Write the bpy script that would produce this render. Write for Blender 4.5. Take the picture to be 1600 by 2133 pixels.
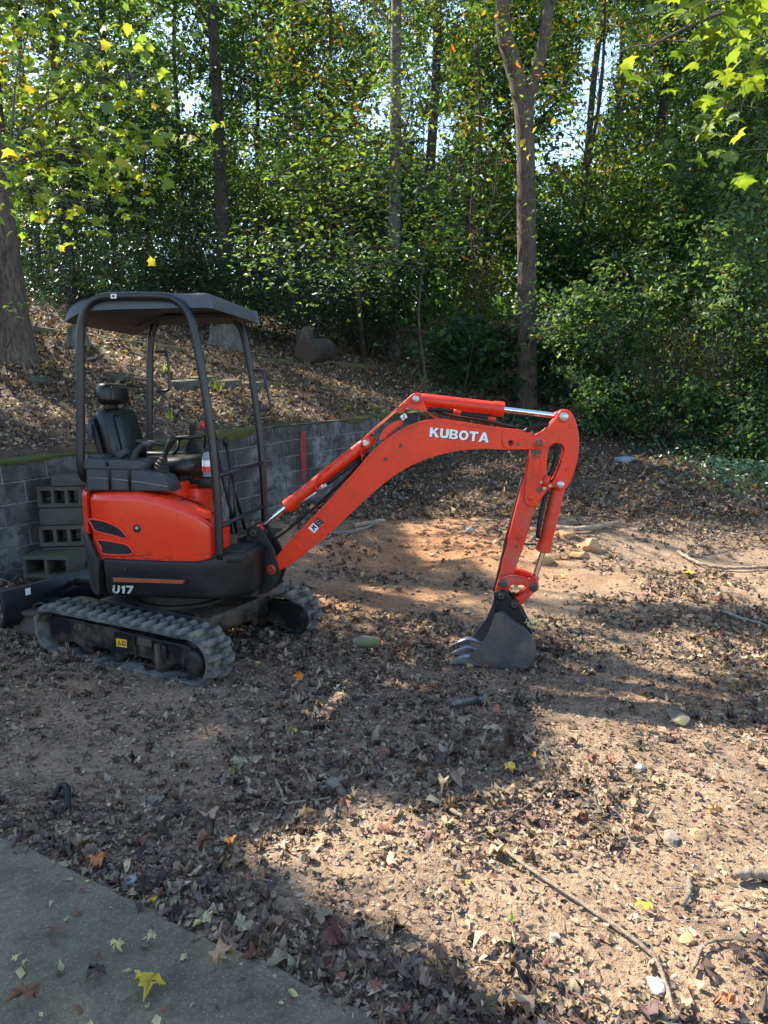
import bpy, bmesh, math, random
import numpy as np
from mathutils import Vector, Matrix, Euler

for _o in list(bpy.data.objects):
    bpy.data.objects.remove(_o)
SC = bpy.context.scene
COL = SC.collection
rng = np.random.default_rng(7)
random.seed(7)
R = math.radians

# ------------------------------------------------------------------ camera
CAM_H = 1.72
cd = bpy.data.cameras.new('camera')
cam = bpy.data.objects.new('camera', cd)
COL.objects.link(cam)
cam.location = (0, 0, CAM_H)
cam.rotation_euler = (R(90 - 9.2), 0, 0)
cd.sensor_fit = 'VERTICAL'
cd.sensor_height = 36.0
cd.lens = 36.0 * 1450 / 2133
cd.clip_start = 0.05
cd.clip_end = 600
SC.camera = cam

# ------------------------------------------------------------------ sky, sun, exposure
SUN_EL = R(46)
SUN_DIR = np.array([-.788 * math.cos(SUN_EL), .616 * math.cos(SUN_EL), math.sin(SUN_EL)])   # towards the sun
world = bpy.data.worlds.new('World')
SC.world = world
world.use_nodes = True
nt = world.node_tree
bg = nt.nodes['Background']
sky = nt.nodes.new('ShaderNodeTexSky')
sky.sky_type = 'NISHITA'
sky.sun_disc = False
sky.sun_elevation = SUN_EL
sky.sun_rotation = math.atan2(SUN_DIR[0], SUN_DIR[1])
sky.air_density = 1.0
sky.dust_density = 0.5
sky.ozone_density = 1.0
nt.links.new(sky.outputs[0], bg.inputs[0])
bg.inputs[1].default_value = 0.125
sl = bpy.data.lights.new('sun', 'SUN')
sl.energy = 5.0
sl.angle = R(0.55)
sl.color = (1.0, .91, .78)
sun = bpy.data.objects.new('sun', sl)
COL.objects.link(sun)
sun.rotation_euler = Vector(SUN_DIR).to_track_quat('Z', 'Y').to_euler()
sun.location = (-8, 8, 20)
SC.view_settings.view_transform = 'Standard'
SC.view_settings.look = 'None'
SC.view_settings.gamma = 1.0
SC.view_settings.use_curve_mapping = False
SC.view_settings.exposure = 2.0
SC.cycles.max_bounces = 8
SC.cycles.diffuse_bounces = 4
SC.cycles.transmission_bounces = 6
SC.cycles.transparent_max_bounces = 8
SC.cycles.caustics_reflective = False
SC.cycles.caustics_refractive = False

# ------------------------------------------------------------------ object helpers
def link(name, me, mat=None, parent=None, loc=None, rot=None):
    o = bpy.data.objects.new(name, me)
    COL.objects.link(o)
    if mat is not None and me is not None and not me.materials:
        me.materials.append(mat)
    if parent is not None:
        o.parent = parent
    if loc is not None:
        o.location = loc
    if rot is not None:
        o.rotation_euler = rot
    return o

def tag(o, label=None, cat=None, group=None, kind=None):
    if label: o['label'] = label
    if cat: o['category'] = cat
    if group: o['group'] = group
    if kind: o['kind'] = kind
    return o

def empty(name, loc=(0, 0, 0), rz=0.0):
    o = bpy.data.objects.new(name, None)
    o.empty_display_size = .1
    COL.objects.link(o)
    o.location = loc
    o.rotation_euler = (0, 0, rz)
    return o

def pymesh(name, verts, faces, smooth=False):
    me = bpy.data.meshes.new(name)
    me.from_pydata([tuple(map(float, v)) for v in verts], [], [tuple(int(i) for i in f) for f in faces])
    if smooth:
        me.polygons.foreach_set('use_smooth', [True] * len(me.polygons))
    me.update()
    return me

def npmesh(name, V, Fc, tint=None, smooth=False):
    """V (n,3); Fc (m,k) equal-sided faces; tint (n,3) colour stored as attribute"""
    V = np.asarray(V, np.float32); Fc = np.asarray(Fc, np.int32)
    me = bpy.data.meshes.new(name)
    m, k = Fc.shape
    me.vertices.add(len(V)); me.vertices.foreach_set('co', V.ravel())
    me.loops.add(m * k); me.loops.foreach_set('vertex_index', Fc.ravel())
    me.polygons.add(m)
    me.polygons.foreach_set('loop_start', np.arange(0, m * k, k, dtype=np.int32))
    me.polygons.foreach_set('loop_total', np.full(m, k, np.int32))
    if smooth:
        me.polygons.foreach_set('use_smooth', np.ones(m, bool))
    if tint is not None:
        a = me.color_attributes.new('tint', 'FLOAT_COLOR', 'POINT')
        c = np.ones((len(V), 4), np.float32); c[:, :3] = tint
        a.data.foreach_set('color', c.ravel())
    me.update(calc_edges=True)
    return me

def bm_mesh(name, bm, smooth=False, angle=None):
    bmesh.ops.recalc_face_normals(bm, faces=bm.faces)
    me = bpy.data.meshes.new(name)
    bm.to_mesh(me); bm.free()
    if smooth or angle:
        me.polygons.foreach_set('use_smooth', [True] * len(me.polygons))
        if angle:
            try: me.set_sharp_from_angle(angle=R(angle))
            except Exception: pass
    return me

def catmull(pts, n=6, closed=False):
    P = np.asarray(pts, float); N = len(P); out = []
    rngi = range(N if closed else N - 1)
    for i in rngi:
        if closed:
            p0, p1, p2, p3 = P[(i - 1) % N], P[i], P[(i + 1) % N], P[(i + 2) % N]
        else:
            p0, p1, p2, p3 = P[max(i - 1, 0)], P[i], P[i + 1], P[min(i + 2, N - 1)]
        for t in np.linspace(0, 1, n, endpoint=False):
            out.append(.5 * ((2 * p1) + (-p0 + p2) * t + (2 * p0 - 5 * p1 + 4 * p2 - p3) * t * t + (-p0 + 3 * p1 - 3 * p2 + p3) * t ** 3))
    if not closed: out.append(P[-1])
    return np.array(out)

def circ(cx, cz, r, n=18):
    return [(cx + r * math.cos(2 * math.pi * i / n), cz + r * math.sin(2 * math.pi * i / n)) for i in range(n)]

def plate_mesh(name, outline, y0, y1, holes=(), bevel=.004, smooth_n=0):
    """outline in the machine's side plane (x, z), with thickness along y, holes cut through"""
    cu = bpy.data.curves.new('t', 'CURVE'); cu.dimensions = '2D'; cu.fill_mode = 'BOTH'
    for k, ol in enumerate([outline] + list(holes)):
        pts = catmull(ol, smooth_n, True) if (smooth_n and k == 0) else ol
        sp = cu.splines.new('POLY'); sp.points.add(len(pts) - 1)
        for p, q in zip(sp.points, pts): p.co = (q[0], q[1], 0, 1)
        sp.use_cyclic_u = True
    th = abs(y1 - y0) / 2
    bevel = min(bevel, th * .6)
    cu.extrude = th - bevel; cu.bevel_depth = bevel; cu.bevel_resolution = 1; cu.offset = -bevel
    ob = bpy.data.objects.new('t', cu)
    me = bpy.data.meshes.new_from_object(ob)
    bpy.data.objects.remove(ob); bpy.data.curves.remove(cu)
    me.name = name
    yc = (y0 + y1) / 2
    me.transform(Matrix(((1, 0, 0, 0), (0, 0, -1, yc), (0, 1, 0, 0), (0, 0, 0, 1))))
    me.materials.clear()
    return me

def plate(name, outline, y0, y1, mat, parent, holes=(), bevel=.004, smooth_n=0):
    return link(name, plate_mesh(name, outline, y0, y1, holes, bevel, smooth_n), mat, parent)

def sweep_arrays(pts, rad, n=10, cap=True):
    P = np.asarray(pts, float); m = len(P)
    rad = np.broadcast_to(np.asarray(rad, float), (m,))
    T = np.gradient(P, axis=0); T /= np.linalg.norm(T, axis=1)[:, None] + 1e-12
    up = np.array([0, 0, 1.]) if abs(T[0][2]) < .9 else np.array([1., 0, 0])
    a = np.cross(T[0], up); a /= np.linalg.norm(a)
    V = []; F = []
    for i in range(m):
        a = a - T[i] * (a @ T[i]); a /= np.linalg.norm(a); b = np.cross(T[i], a)
        for k in range(n):
            w = 2 * math.pi * k / n
            V.append(P[i] + rad[i] * (math.cos(w) * a + math.sin(w) * b))
    for i in range(m - 1):
        for k in range(n):
            F.append((i * n + k, i * n + (k + 1) % n, (i + 1) * n + (k + 1) % n, (i + 1) * n + k))
    if cap:
        F.append(tuple(range(n - 1, -1, -1))); F.append(tuple((m - 1) * n + k for k in range(n)))
    return V, F

def tube(name, pts, r, mat, parent=None, n=10, curve=0):
    if curve: pts = catmull(pts, curve)
    V, F = sweep_arrays(pts, r, n)
    return link(name, pymesh(name, V, F, True), mat, parent)

def lathe(name, p0, p1, prof, mat, parent=None, n=20, sm=True):
    """profile [(t along p0-p1 in metres, radius)]"""
    p0 = np.array(p0, float); p1 = np.array(p1, float); d = (p1 - p0) / np.linalg.norm(p1 - p0)
    a = np.cross(d, [0, 0, 1.]) if abs(d[2]) < .9 else np.cross(d, [1., 0, 0]); a /= np.linalg.norm(a); b = np.cross(d, a)
    V = []; F = []
    for t, r in prof:
        for k in range(n):
            w = 2 * math.pi * k / n
            V.append(p0 + d * t + r * (math.cos(w) * a + math.sin(w) * b))
    m = len(prof)
    for i in range(m - 1):
        for k in range(n):
            F.append((i * n + k, i * n + (k + 1) % n, (i + 1) * n + (k + 1) % n, (i + 1) * n + k))
    F.append(tuple(range(n - 1, -1, -1))); F.append(tuple((m - 1) * n + k for k in range(n)))
    me = pymesh(name, V, F, True)
    try: me.set_sharp_from_angle(angle=R(38))
    except Exception: pass
    return link(name, me, mat, parent)

def pin(name, x, z, y0, y1, r, mat, parent, hollow=False):
    L = abs(y1 - y0); s = -1
    prof = [(0, r * .82), (.003, r), (L - .003, r), (L, r * .82)]
    if hollow: prof = prof[:-1] + [(L, r * .9), (L, r * .45), (L - .012, r * .42)]
    return lathe(name, (x, max(y0, y1), z), (x, min(y0, y1), z), prof, mat, parent, 16)

def rbox_mesh(name, size, bevel=.01, seg=2, loc=(0, 0, 0)):
    bm = bmesh.new()
    bmesh.ops.create_cube(bm, size=1)
    bmesh.ops.scale(bm, vec=size, verts=bm.verts)
    if bevel:
        bmesh.ops.bevel(bm, geom=bm.edges[:], offset=min(bevel, min(size) * .48), segments=seg, profile=.5, affect='EDGES')
    bmesh.ops.translate(bm, vec=loc, verts=bm.verts)
    return bm_mesh(name, bm, angle=35)

def rbox(name, c, size, mat, parent=None, bevel=.01, seg=2, rot=None):
    return link(name, rbox_mesh(name, size, bevel, seg), mat, parent, c, rot)

def loft_mesh(name, loops, cap0=True, cap1=True, angle=40):
    bm = bmesh.new(); rings = []
    for lp in loops: rings.append([bm.verts.new(tuple(map(float, p))) for p in lp])
    n = len(rings[0])
    for a, b in zip(rings[:-1], rings[1:]):
        for k in range(n):
            try: bm.faces.new((a[k], a[(k + 1) % n], b[(k + 1) % n], b[k]))
            except ValueError: pass
    caps = []
    if cap0: caps.append(bm.faces.new(rings[0][::-1]))
    if cap1: caps.append(bm.faces.new(rings[-1]))
    if caps: bmesh.ops.triangulate(bm, faces=caps)
    return bm_mesh(name, bm, angle=angle)

def inset2d(pts, d):
    """move a counter-clockwise outline inwards by d"""
    P = np.asarray(pts, float); e = np.roll(P, -1, 0) - P; L = np.linalg.norm(e, axis=1)[:, None] + 1e-9; e = e / L
    n = np.stack([-e[:, 1], e[:, 0]], 1); nn = n + np.roll(n, 1, 0)
    q = (nn * nn).sum(1)[:, None]; nn = nn * 2 / np.maximum(q, .6)
    return P + nn * d

# ------------------------------------------------------------------ procedural materials
def newmat(name):
    m = bpy.data.materials.new(name); m.use_nodes = True
    t = m.node_tree
    return m, t, t.nodes['Principled BSDF'], t.nodes['Material Output']

def N(t, typ, **kw):
    n = t.nodes.new(typ)
    for k, v in kw.items():
        if k.startswith('in_'):
            n.inputs[k[3:].replace('_', ' ')].default_value = v
        else: setattr(n, k, v)
    return n

def coords(t, scale=(1, 1, 1), kind='Object'):
    tc = N(t, 'ShaderNodeTexCoord'); mp = N(t, 'ShaderNodeMapping')
    mp.inputs['Scale'].default_value = scale
    t.links.new(tc.outputs[kind], mp.inputs[0])
    return mp.outputs[0]

def noise(t, vec, scale, detail=5, rough=.6):
    n = N(t, 'ShaderNodeTexNoise'); n.inputs['Scale'].default_value = scale
    n.inputs['Detail'].default_value = detail; n.inputs['Roughness'].default_value = rough
    t.links.new(vec, n.inputs['Vector'])
    return n.outputs['Fac']

def ramp(t, fac, stops):
    r = N(t, 'ShaderNodeValToRGB'); el = r.color_ramp.elements
    while len(el) < len(stops): el.new(.5)
    for e, (p, c) in zip(el, stops):
        e.position = p; e.color = (*c, 1) if len(c) == 3 else c
    t.links.new(fac, r.inputs[0])
    return r.outputs[0]

def mix(t, fac, a, b, typ='MIX'):
    m = N(t, 'ShaderNodeMix', data_type='RGBA', blend_type=typ)
    for s, v in ((m.inputs[0], fac), (m.inputs[6], a), (m.inputs[7], b)):
        if isinstance(v, (int, float)): s.default_value = v
        elif isinstance(v, tuple): s.default_value = (*v, 1)
        else: t.links.new(v, s)
    return m.outputs[2]

def bump(t, h, bsdf, strength=.4, dist=.01):
    b = N(t, 'ShaderNodeBump'); b.inputs['Strength'].default_value = strength; b.inputs['Distance'].default_value = dist
    t.links.new(h, b.inputs['Height']); t.links.new(b.outputs[0], bsdf.inputs['Normal'])
    return b

def setc(t, sock, v):
    if isinstance(v, tuple): sock.default_value = (*v, 1)
    else: t.links.new(v, sock)

def worn(name, base, dirt, amount=.5, rough=.45, scale=6, metallic=0., coat=0., bstr=.15, scratch=None, lo=.5, hi=.75, spec=.5, smear=None):
    """painted / plastic / steel surface with patchy dirt, fine scuffs and slight relief"""
    m, t, b, _ = newmat(name)
    v = coords(t); n1 = noise(t, v, scale, 8, .65); n2 = noise(t, v, scale * 9, 4, .6)
    f = ramp(t, n1, [(lo, (0, 0, 0)), (hi, (amount,) * 3)])
    c = mix(t, f, base, dirt)
    c = mix(t, 1.0, c, ramp(t, n2, [(.25, (.80,) * 3), (.75, (1.0,) * 3)]), 'MULTIPLY')
    if scratch:
        vs = coords(t, (3, 3, 45)); ns = noise(t, vs, 3.5, 6, .75)
        c = mix(t, ramp(t, ns, [(.63, (0, 0, 0)), (.70, (.75,) * 3)]), c, scratch)
    if smear:   # dark rubbed scuffs along the lower edge of the panel
        vs = coords(t, (2.2, 1, 9)); ns = noise(t, vs, 5, 7, .7); vz = N(t, 'ShaderNodeSeparateXYZ'); t.links.new(coords(t), vz.inputs[0])
        mr = N(t, 'ShaderNodeMapRange'); t.links.new(vz.outputs[2], mr.inputs[0]); mr.inputs[1].default_value = smear[0]; mr.inputs[2].default_value = smear[1]; mr.inputs[3].default_value = .20; mr.inputs[4].default_value = -.12
        ad = N(t, 'ShaderNodeMath', operation='ADD'); t.links.new(ns, ad.inputs[0]); t.links.new(mr.outputs[0], ad.inputs[1])
        c = mix(t, ramp(t, ad.outputs[0], [(.60, (0, 0, 0)), (.72, (.8,) * 3)]), c, (.07, .02, .014))
    setc(t, b.inputs['Base Color'], c)
    rr = ramp(t, n1, [(.3, (rough * .8,) * 3), (.8, (min(1, rough * 1.5),) * 3)])
    t.links.new(rr, b.inputs['Roughness'])
    b.inputs['Metallic'].default_value = metallic; b.inputs['Specular IOR Level'].default_value = spec
    b.inputs['Coat Weight'].default_value = coat; b.inputs['Coat Roughness'].default_value = .15
    bump(t, n2, b, bstr, .002)
    return m

MAT = {}
MAT['red'] = worn('orange_red_paint', (.70, .030, .006), (.36, .045, .018), .6, .36, 3.5, coat=.12, bstr=.08, scratch=(.58, .06, .025), spec=.35)
MAT['red_side'] = worn('scuffed_side_panel_paint', (.70, .030, .006), (.38, .05, .02), .6, .30, 3.5, coat=.25, bstr=.08, scratch=(.58, .06, .025), smear=(.70, .82), spec=.35)
MAT['red_arm'] = worn('scuffed_orange_paint', (.62, .032, .010), (.40, .12, .08), .8, .45, 5, bstr=.1, scratch=(.48, .15, .10), lo=.46, hi=.70, spec=.35)
MAT['roof'] = worn('faded_canopy_plastic', (.062, .064, .067), (.085, .085, .085), .6, .42, 5, bstr=.12, spec=.4)
MAT['black_plastic'] = worn('scuffed_black_plastic', (.0055, .006, .0075), (.030, .026, .022), .6, .42, 4, bstr=.15, spec=.35)
MAT['weight'] = worn('dusty_dark_cover', (.018, .017, .017), (.065, .054, .045), .75, .55, 4, bstr=.2, spec=.35)
MAT['frame'] = worn('dark_frame_steel', (.0085, .010, .0135), (.04, .035, .03), .5, .36, 4, coat=.08, bstr=.06, spec=.4)
MAT['muddy'] = worn('muddy_black_steel', (.008, .008, .009), (.12, .086, .056), .85, .5, 6, bstr=.4, spec=.3, scratch=(.12, .105, .085), lo=.46, hi=.70)
MAT['bracket'] = worn('dark_cast_steel', (.010, .0105, .011), (.075, .055, .037), .75, .5, 5, bstr=.25, spec=.35)
MAT['rubber'] = worn('dusty_rubber', (.034, .036, .034), (.22, .20, .165), .85, .85, 9, bstr=.4, lo=.38, hi=.66, spec=.2)
MAT['grey_plastic'] = worn('grey_plastic', (.042, .044, .048), (.022, .022, .022), .5, .5, 5, bstr=.1, spec=.35)
MAT['vinyl'] = worn('black_vinyl', (.004, .005, .0055), (.012, .013, .012), .5, .34, 6, bstr=.12, spec=.4)
MAT['bucket'] = worn('worn_bucket_steel', (.060, .061, .064), (.15, .118, .088), .85, .42, 5, metallic=.25, bstr=.25, scratch=(.17, .17, .175), lo=.42, hi=.68)
MAT['teeth'] = worn('polished_teeth_steel', (.26, .29, .32), (.12, .11, .10), .7, .34, 9, metallic=.75, bstr=.25)
MAT['chrome'] = worn('chrome_rod', (.78, .80, .82), (.6, .6, .6), .3, .08, 4, metallic=1., bstr=0.)
MAT['pin'] = worn('zinc_pin', (.45, .45, .43), (.22, .18, .14), .5, .35, 20, metallic=.8, bstr=.2)
MAT['grease'] = worn('greasy_pin', (.045, .04, .035), (.10, .08, .06), .6, .35, 12, bstr=.3)
MAT['hole'] = worn('dark_recess', (.008, .008, .009), (.02, .018, .016), .5, .7, 8)  # near-black painted where the grille openings would lie in shade
MAT['hose'] = worn('rubber_hose', (.006, .006, .0065), (.03, .026, .02), .5, .5, 12, spec=.35)
MAT['white_paint'] = worn('chipped_white_lettering', (.78, .78, .76), (.55, .45, .4), .3, .4, 14)
MAT['chipped'] = worn('chipped_grey_lettering', (.42, .42, .40), (.05, .05, .05), .8, .5, 40, lo=.56, hi=.64)
MAT['stripe'] = worn('orange_reflector', (.40, .06, .022), (.10, .05, .03), .7, .4, 12, lo=.4, hi=.65)
MAT['yellow_label'] = worn('yellow_label', (.75, .42, .03), (.3, .2, .05), .5, .45, 25)
MAT['ink'] = worn('black_ink', (.015, .015, .015), (.04, .04, .04), .4, .5, 20)
MAT['rust'] = worn('rusty_iron', (.075, .05, .038), (.17, .10, .06), .8, .7, 12, bstr=.5)
MAT['red_grip'] = worn('red_grip', (.6, .03, .02), (.3, .03, .02), .4, .4, 12)
# ------------------------------------------------------------------ terrain
WN=np.array([(-12,-4.4),(-9,-.6),(-6.2,2.85),(-4.6,4.75),(-3.4,6.17),(-2.3,7.45),(-1.22,8.8),(-.25,10.36),(.45,11.8),(1.3,13.2),(2.6,14.7),(4.5,16.3),(9,19),(20,24),(60,40)],float)
WT=np.array([1.0,1.02,1.08,1.13,1.175,1.28,1.40,1.456,1.49,1.52,1.65,1.8,2.2,3.,5.])
def _resample():
    P=[];T=[]
    for i in range(len(WN)-1):
        p0=WN[max(i-1,0)];p1=WN[i];p2=WN[i+1];p3=WN[min(i+2,len(WN)-1)]
        for t in np.linspace(0,1,13)[:-1]:
            P.append(.5*((2*p1)+(-p0+p2)*t+(2*p0-5*p1+4*p2-p3)*t*t+(-p0+3*p1-3*p2+p3)*t**3)); T.append(WT[i]*(1-t)+WT[i+1]*t)
    P.append(WN[-1]);T.append(WT[-1]);return np.array(P),np.array(T)
WP,WTT=_resample()
WS=np.concatenate([[0],np.cumsum(np.linalg.norm(np.diff(WP,axis=0),axis=1))])
def wall_sd(x,y):
    "signed distance behind the wall line, top height there, arc position"
    x=np.asarray(x,float).ravel();y=np.asarray(y,float).ravel()
    best=np.full(x.shape,1e9);sd=np.zeros_like(best);top=np.zeros_like(best);ss=np.zeros_like(best)
    for i in range(len(WP)-1):
        a=WP[i];d=WP[i+1]-a;L2=d@d
        t=np.clip(((x-a[0])*d[0]+(y-a[1])*d[1])/L2,0,1)
        dx=x-a[0]-t*d[0];dy=y-a[1]-t*d[1];q=dx*dx+dy*dy
        m=q<best
        best=np.where(m,q,best);sg=np.sign(d[0]*dy-d[1]*dx)
        sd=np.where(m,sg*np.sqrt(q),sd);top=np.where(m,WTT[i]+t*(WTT[i+1]-WTT[i]),top);ss=np.where(m,WS[i]+t*math.sqrt(L2),ss)
    return sd,top,ss
def _h(i,j,s):
    n=(i*374761393+j*668265263+s*974634777)&0x7fffffff
    n=((n^(n>>13))*1274126177)&0x7fffffff
    return ((n^(n>>16))&0xffff)/65535.
def vnoise(x,y,s=0):
    xi=np.floor(x).astype(np.int64);yi=np.floor(y).astype(np.int64);fx=x-xi;fy=y-yi
    fx=fx*fx*(3-2*fx);fy=fy*fy*(3-2*fy)
    return (_h(xi,yi,s)*(1-fx)+_h(xi+1,yi,s)*fx)*(1-fy)+(_h(xi,yi+1,s)*(1-fx)+_h(xi+1,yi+1,s)*fx)*fy-.5
WALL_END=float(WS[np.argmin(np.abs(WP-np.array([.62,12.1])).sum(1))])
def terrain(x,y):
    x=np.asarray(x,float);y=np.asarray(y,float);sh=np.broadcast(x,y).shape
    x=np.broadcast_to(x,sh).ravel();y=np.broadcast_to(y,sh).ravel()
    zg=np.interp(y,[-10,3.2,5,7,9,11,13,15,17,20,30,60,120],[-.02,-.01,0,.1,.33,.5,.8,1.25,1.75,2.2,3.3,7,14])
    sd,top,ss=wall_sd(x,y)
    zt=top-.03+np.interp(sd,[0,8,14,40,120],[0,2.25,3.2,6,14])
    w=np.interp(ss-WALL_END,[0,1.,5,14],[.05,.35,1.6,4])
    t=np.clip((sd-.1+w)/(2*w),0,1);t=t*t*(3-2*t)
    zt=np.maximum(zt,zg)
    z=zg*(1-t)+zt*t
    far=np.clip((y-3)/6,0,1)
    z+=vnoise(x*.9,y*.9,1)*(.05+.10*far)+vnoise(x*3.1,y*3.1,2)*.03+vnoise(x*9,y*9,3)*.012
    # dug clay patch: low heap and dished middle
    z+=.10*np.exp(-(((x-1.05)/.45)**2+((y-6.9)/.25)**2))-.04*np.exp(-(((x-.2)/.9)**2+((y-7.2)/.5)**2))
    fl=np.exp(-np.maximum(0,((x+1.4)/1.3)**4+((y-4.7)/1.2)**4))
    z=z*(1-fl)
    return z.reshape(sh)

def gz(x, y):
    return float(terrain(np.array([x]), np.array([y]))[0])

def axis(segs):
    out = []
    for a, b, st in segs: out += list(np.arange(a, b, st))
    out.append(segs[-1][1]); return np.array(out)
gx = axis([(-120, -40, 8), (-40, -12, 1.4), (-12, -5.6, .25), (-5.6, 3.2, .045), (3.2, 7, .09), (7, 14, .3), (14, 40, 1.3), (40, 120, 8)])
gy = axis([(-30, -4, 2), (-4, 1.2, .4), (1.2, 7.5, .04), (7.5, 13, .055), (13, 20, .14), (20, 34, .5), (34, 60, 1.6), (60, 180, 9)])
GX, GY = np.meshgrid(gx, gy)
GZ = terrain(GX, GY)
nx = len(gx); ny = len(gy)
idx = np.arange(nx * ny).reshape(ny, nx)
Fq = np.stack([idx[:-1, :-1], idx[:-1, 1:], idx[1:, 1:], idx[1:, :-1]], -1).reshape(-1, 4)
Vg = np.stack([GX, GY, GZ], -1).reshape(-1, 3)
# soil colour: brown forest soil, pale sandy yard soil and a patch of freshly dug orange clay
def clay_amount(x, y):
    n = vnoise(x * 1.7, y * 1.7, 11) * .9 + vnoise(x * 5, y * 5, 12) * .5
    a = np.exp(-(((x - .55) / 1.2) ** 2 + ((y - 7.4) / 1.1) ** 2) * .9)
    a = np.maximum(a, .55 * np.exp(-(((x + .1) / 1.1) ** 2 + ((y - 5.9) / .7) ** 2)))
    a = np.maximum(a, .5 * np.exp(-(((x - 1.9) / .5) ** 2 + ((y - 3.9) / .35) ** 2)))
    return np.clip(a * 1.25 + n * .35, 0, 1)
def yard_amount(x, y):
    sd, _, _ = wall_sd(x, y)
    a = np.clip((9.6 - y) / 2.5, 0, 1) * np.clip((-sd + .0) / .3, 0, 1)
    return np.clip(a + vnoise(x * 1.1, y * 1.1, 15) * .5 * a, 0, 1)
cl = clay_amount(Vg[:, 0], Vg[:, 1])[:, None]; ya = yard_amount(Vg[:, 0], Vg[:, 1])[:, None]
soil = np.array([.10, .072, .05]) * (1 - ya) + np.array([.39, .28, .185]) * ya
soil = soil * (1 - cl) + np.array([.46, .235, .105]) * cl
ground_me = npmesh('ground', Vg, Fq, tint=soil, smooth=True)
m, t, b, _ = newmat('soil')
at = N(t, 'ShaderNodeAttribute', attribute_name='tint')
v = coords(t); n1 = noise(t, v, 4, 8, .7); n2 = noise(t, v, 45, 6, .7); n3 = noise(t, v, 160, 3, .6)
c = mix(t, 1., at.outputs['Color'], ramp(t, n1, [(.3, (.55, .53, .52)), (.7, (1.25, 1.2, 1.15))]), 'MULTIPLY')
c = mix(t, 1., c, ramp(t, n2, [(.3, (.5, .48, .46)), (.68, (1.3, 1.28, 1.22))]), 'MULTIPLY')
c = mix(t, ramp(t, n3, [(.66, (0, 0, 0)), (.72, (.5,) * 3)]), c, (.36, .31, .25))
t.links.new(c, b.inputs['Base Color']); b.inputs['Roughness'].default_value = .95
hh = N(t, 'ShaderNodeMath', operation='MULTIPLY_ADD'); t.links.new(n2, hh.inputs[0]); hh.inputs[1].default_value = 2.0; t.links.new(n3, hh.inputs[2])
bump(t, hh.outputs[0], b, .9, .02)
MAT['soil'] = m
tag(link('ground', ground_me, m), kind='structure')

# ------------------------------------------------------------------ concrete slab in the foreground
m, t, b, _ = newmat('old_concrete')
v = coords(t); n1 = noise(t, v, 2.6, 10, .75); n2 = noise(t, v, 60, 5, .7)
vo = N(t, 'ShaderNodeTexVoronoi', feature='F1'); vo.inputs['Scale'].default_value = 150; t.links.new(v, vo.inputs['Vector'])
vr = N(t, 'ShaderNodeSeparateColor'); t.links.new(vo.outputs['Color'], vr.inputs[0])
thr = N(t, 'ShaderNodeMath', operation='MULTIPLY'); t.links.new(vr.outputs[0], thr.inputs[0]); thr.inputs[1].default_value = .42
spk = N(t, 'ShaderNodeMath', operation='LESS_THAN'); t.links.new(vo.outputs['Distance'], spk.inputs[0]); t.links.new(thr.outputs[0], spk.inputs[1])
cut = N(t, 'ShaderNodeMath', operation='GREATER_THAN'); t.links.new(vr.outputs[1], cut.inputs[0]); cut.inputs[1].default_value = .45
ml = N(t, 'ShaderNodeMath', operation='MULTIPLY'); t.links.new(spk.outputs[0], ml.inputs[0]); t.links.new(cut.outputs[0], ml.inputs[1])
c = ramp(t, n1, [(.3, (.050, .042, .024)), (.48, (.135, .108, .066)), (.7, (.24, .188, .118))])
c = mix(t, 1., c, ramp(t, n2, [(.3, (.6,) * 3), (.7, (1.2,) * 3)]), 'MULTIPLY')
c = mix(t, ml.outputs[0], c, ramp(t, n1, [(.35, (.13, .12, .09)), (.65, (.34, .32, .26))]))
nm_ = noise(t, v, 1.3, 8, .7)
c = mix(t, ramp(t, nm_, [(.52, (0, 0, 0)), (.70, (.6,) * 3)]), c, (.055, .052, .028))
t.links.new(c, b.inputs['Base Color']); b.inputs['Roughness'].default_value = .85
bump(t, n2, b, .8, .006)
MAT['slab'] = m
e0 = np.array([-3.4, 3.55]); e1 = np.array([1.3, .977])
edge = [e0 + (e1 - e0) * s + np.array([.48, .877]) * (vnoise(np.array([s * 40.]), np.array([.5]), 5)[0] * .045 + vnoise(np.array([s * 160.]), np.array([.5]), 6)[0] * .022) for s in np.linspace(0, 1, 160)]
lo = [(p[0], p[1]) for p in edge] + [(1.3, -3), (-3.4, -3)]
zt_ = .022
loops = [[(x, y, -.12) for x, y in lo], [(x, y, zt_ - .012) for x, y in lo]]
ins = inset2d(lo[::-1], .012)[::-1]
loops.append([(x, y, zt_) for x, y in ins])
tag(link('concrete_slab', loft_mesh('concrete_slab', loops), MAT['slab']), kind='structure')

# ------------------------------------------------------------------ retaining wall of concrete blocks
m, t, b, _ = newmat('stained_block')
oi = N(t, 'ShaderNodeObjectInfo'); tcg = N(t, 'ShaderNodeNewGeometry')
mpw = N(t, 'ShaderNodeMapping'); t.links.new(tcg.outputs['Position'], mpw.inputs[0]); v = mpw.outputs[0]
n1 = noise(t, v, 2.6, 9, .72); n2 = noise(t, v, 55, 4, .7); n3 = noise(t, v, 9, 6, .7)
c = ramp(t, n1, [(.32, (.028, .028, .026)), (.5, (.110, .110, .104)), (.68, (.185, .182, .17))])
c = mix(t, ramp(t, n3, [(.47, (0, 0, 0)), (.60, (.85,) * 3)]), c, (.020, .022, .020))
zc_ = N(t, 'ShaderNodeTexNoise'); zc_.inputs['Scale'].default_value = 1.1; zc_.inputs['Detail'].default_value = 6; mz = N(t, 'ShaderNodeMapping'); mz.inputs['Scale'].default_value = (2.5, 2.5, .5); t.links.new(tcg.outputs['Position'], mz.inputs[0]); t.links.new(mz.outputs[0], zc_.inputs['Vector'])
c = mix(t, ramp(t, zc_.outputs['Fac'], [(.44, (0, 0, 0)), (.60, (.8,) * 3)]), c, (.026, .028, .021))
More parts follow.
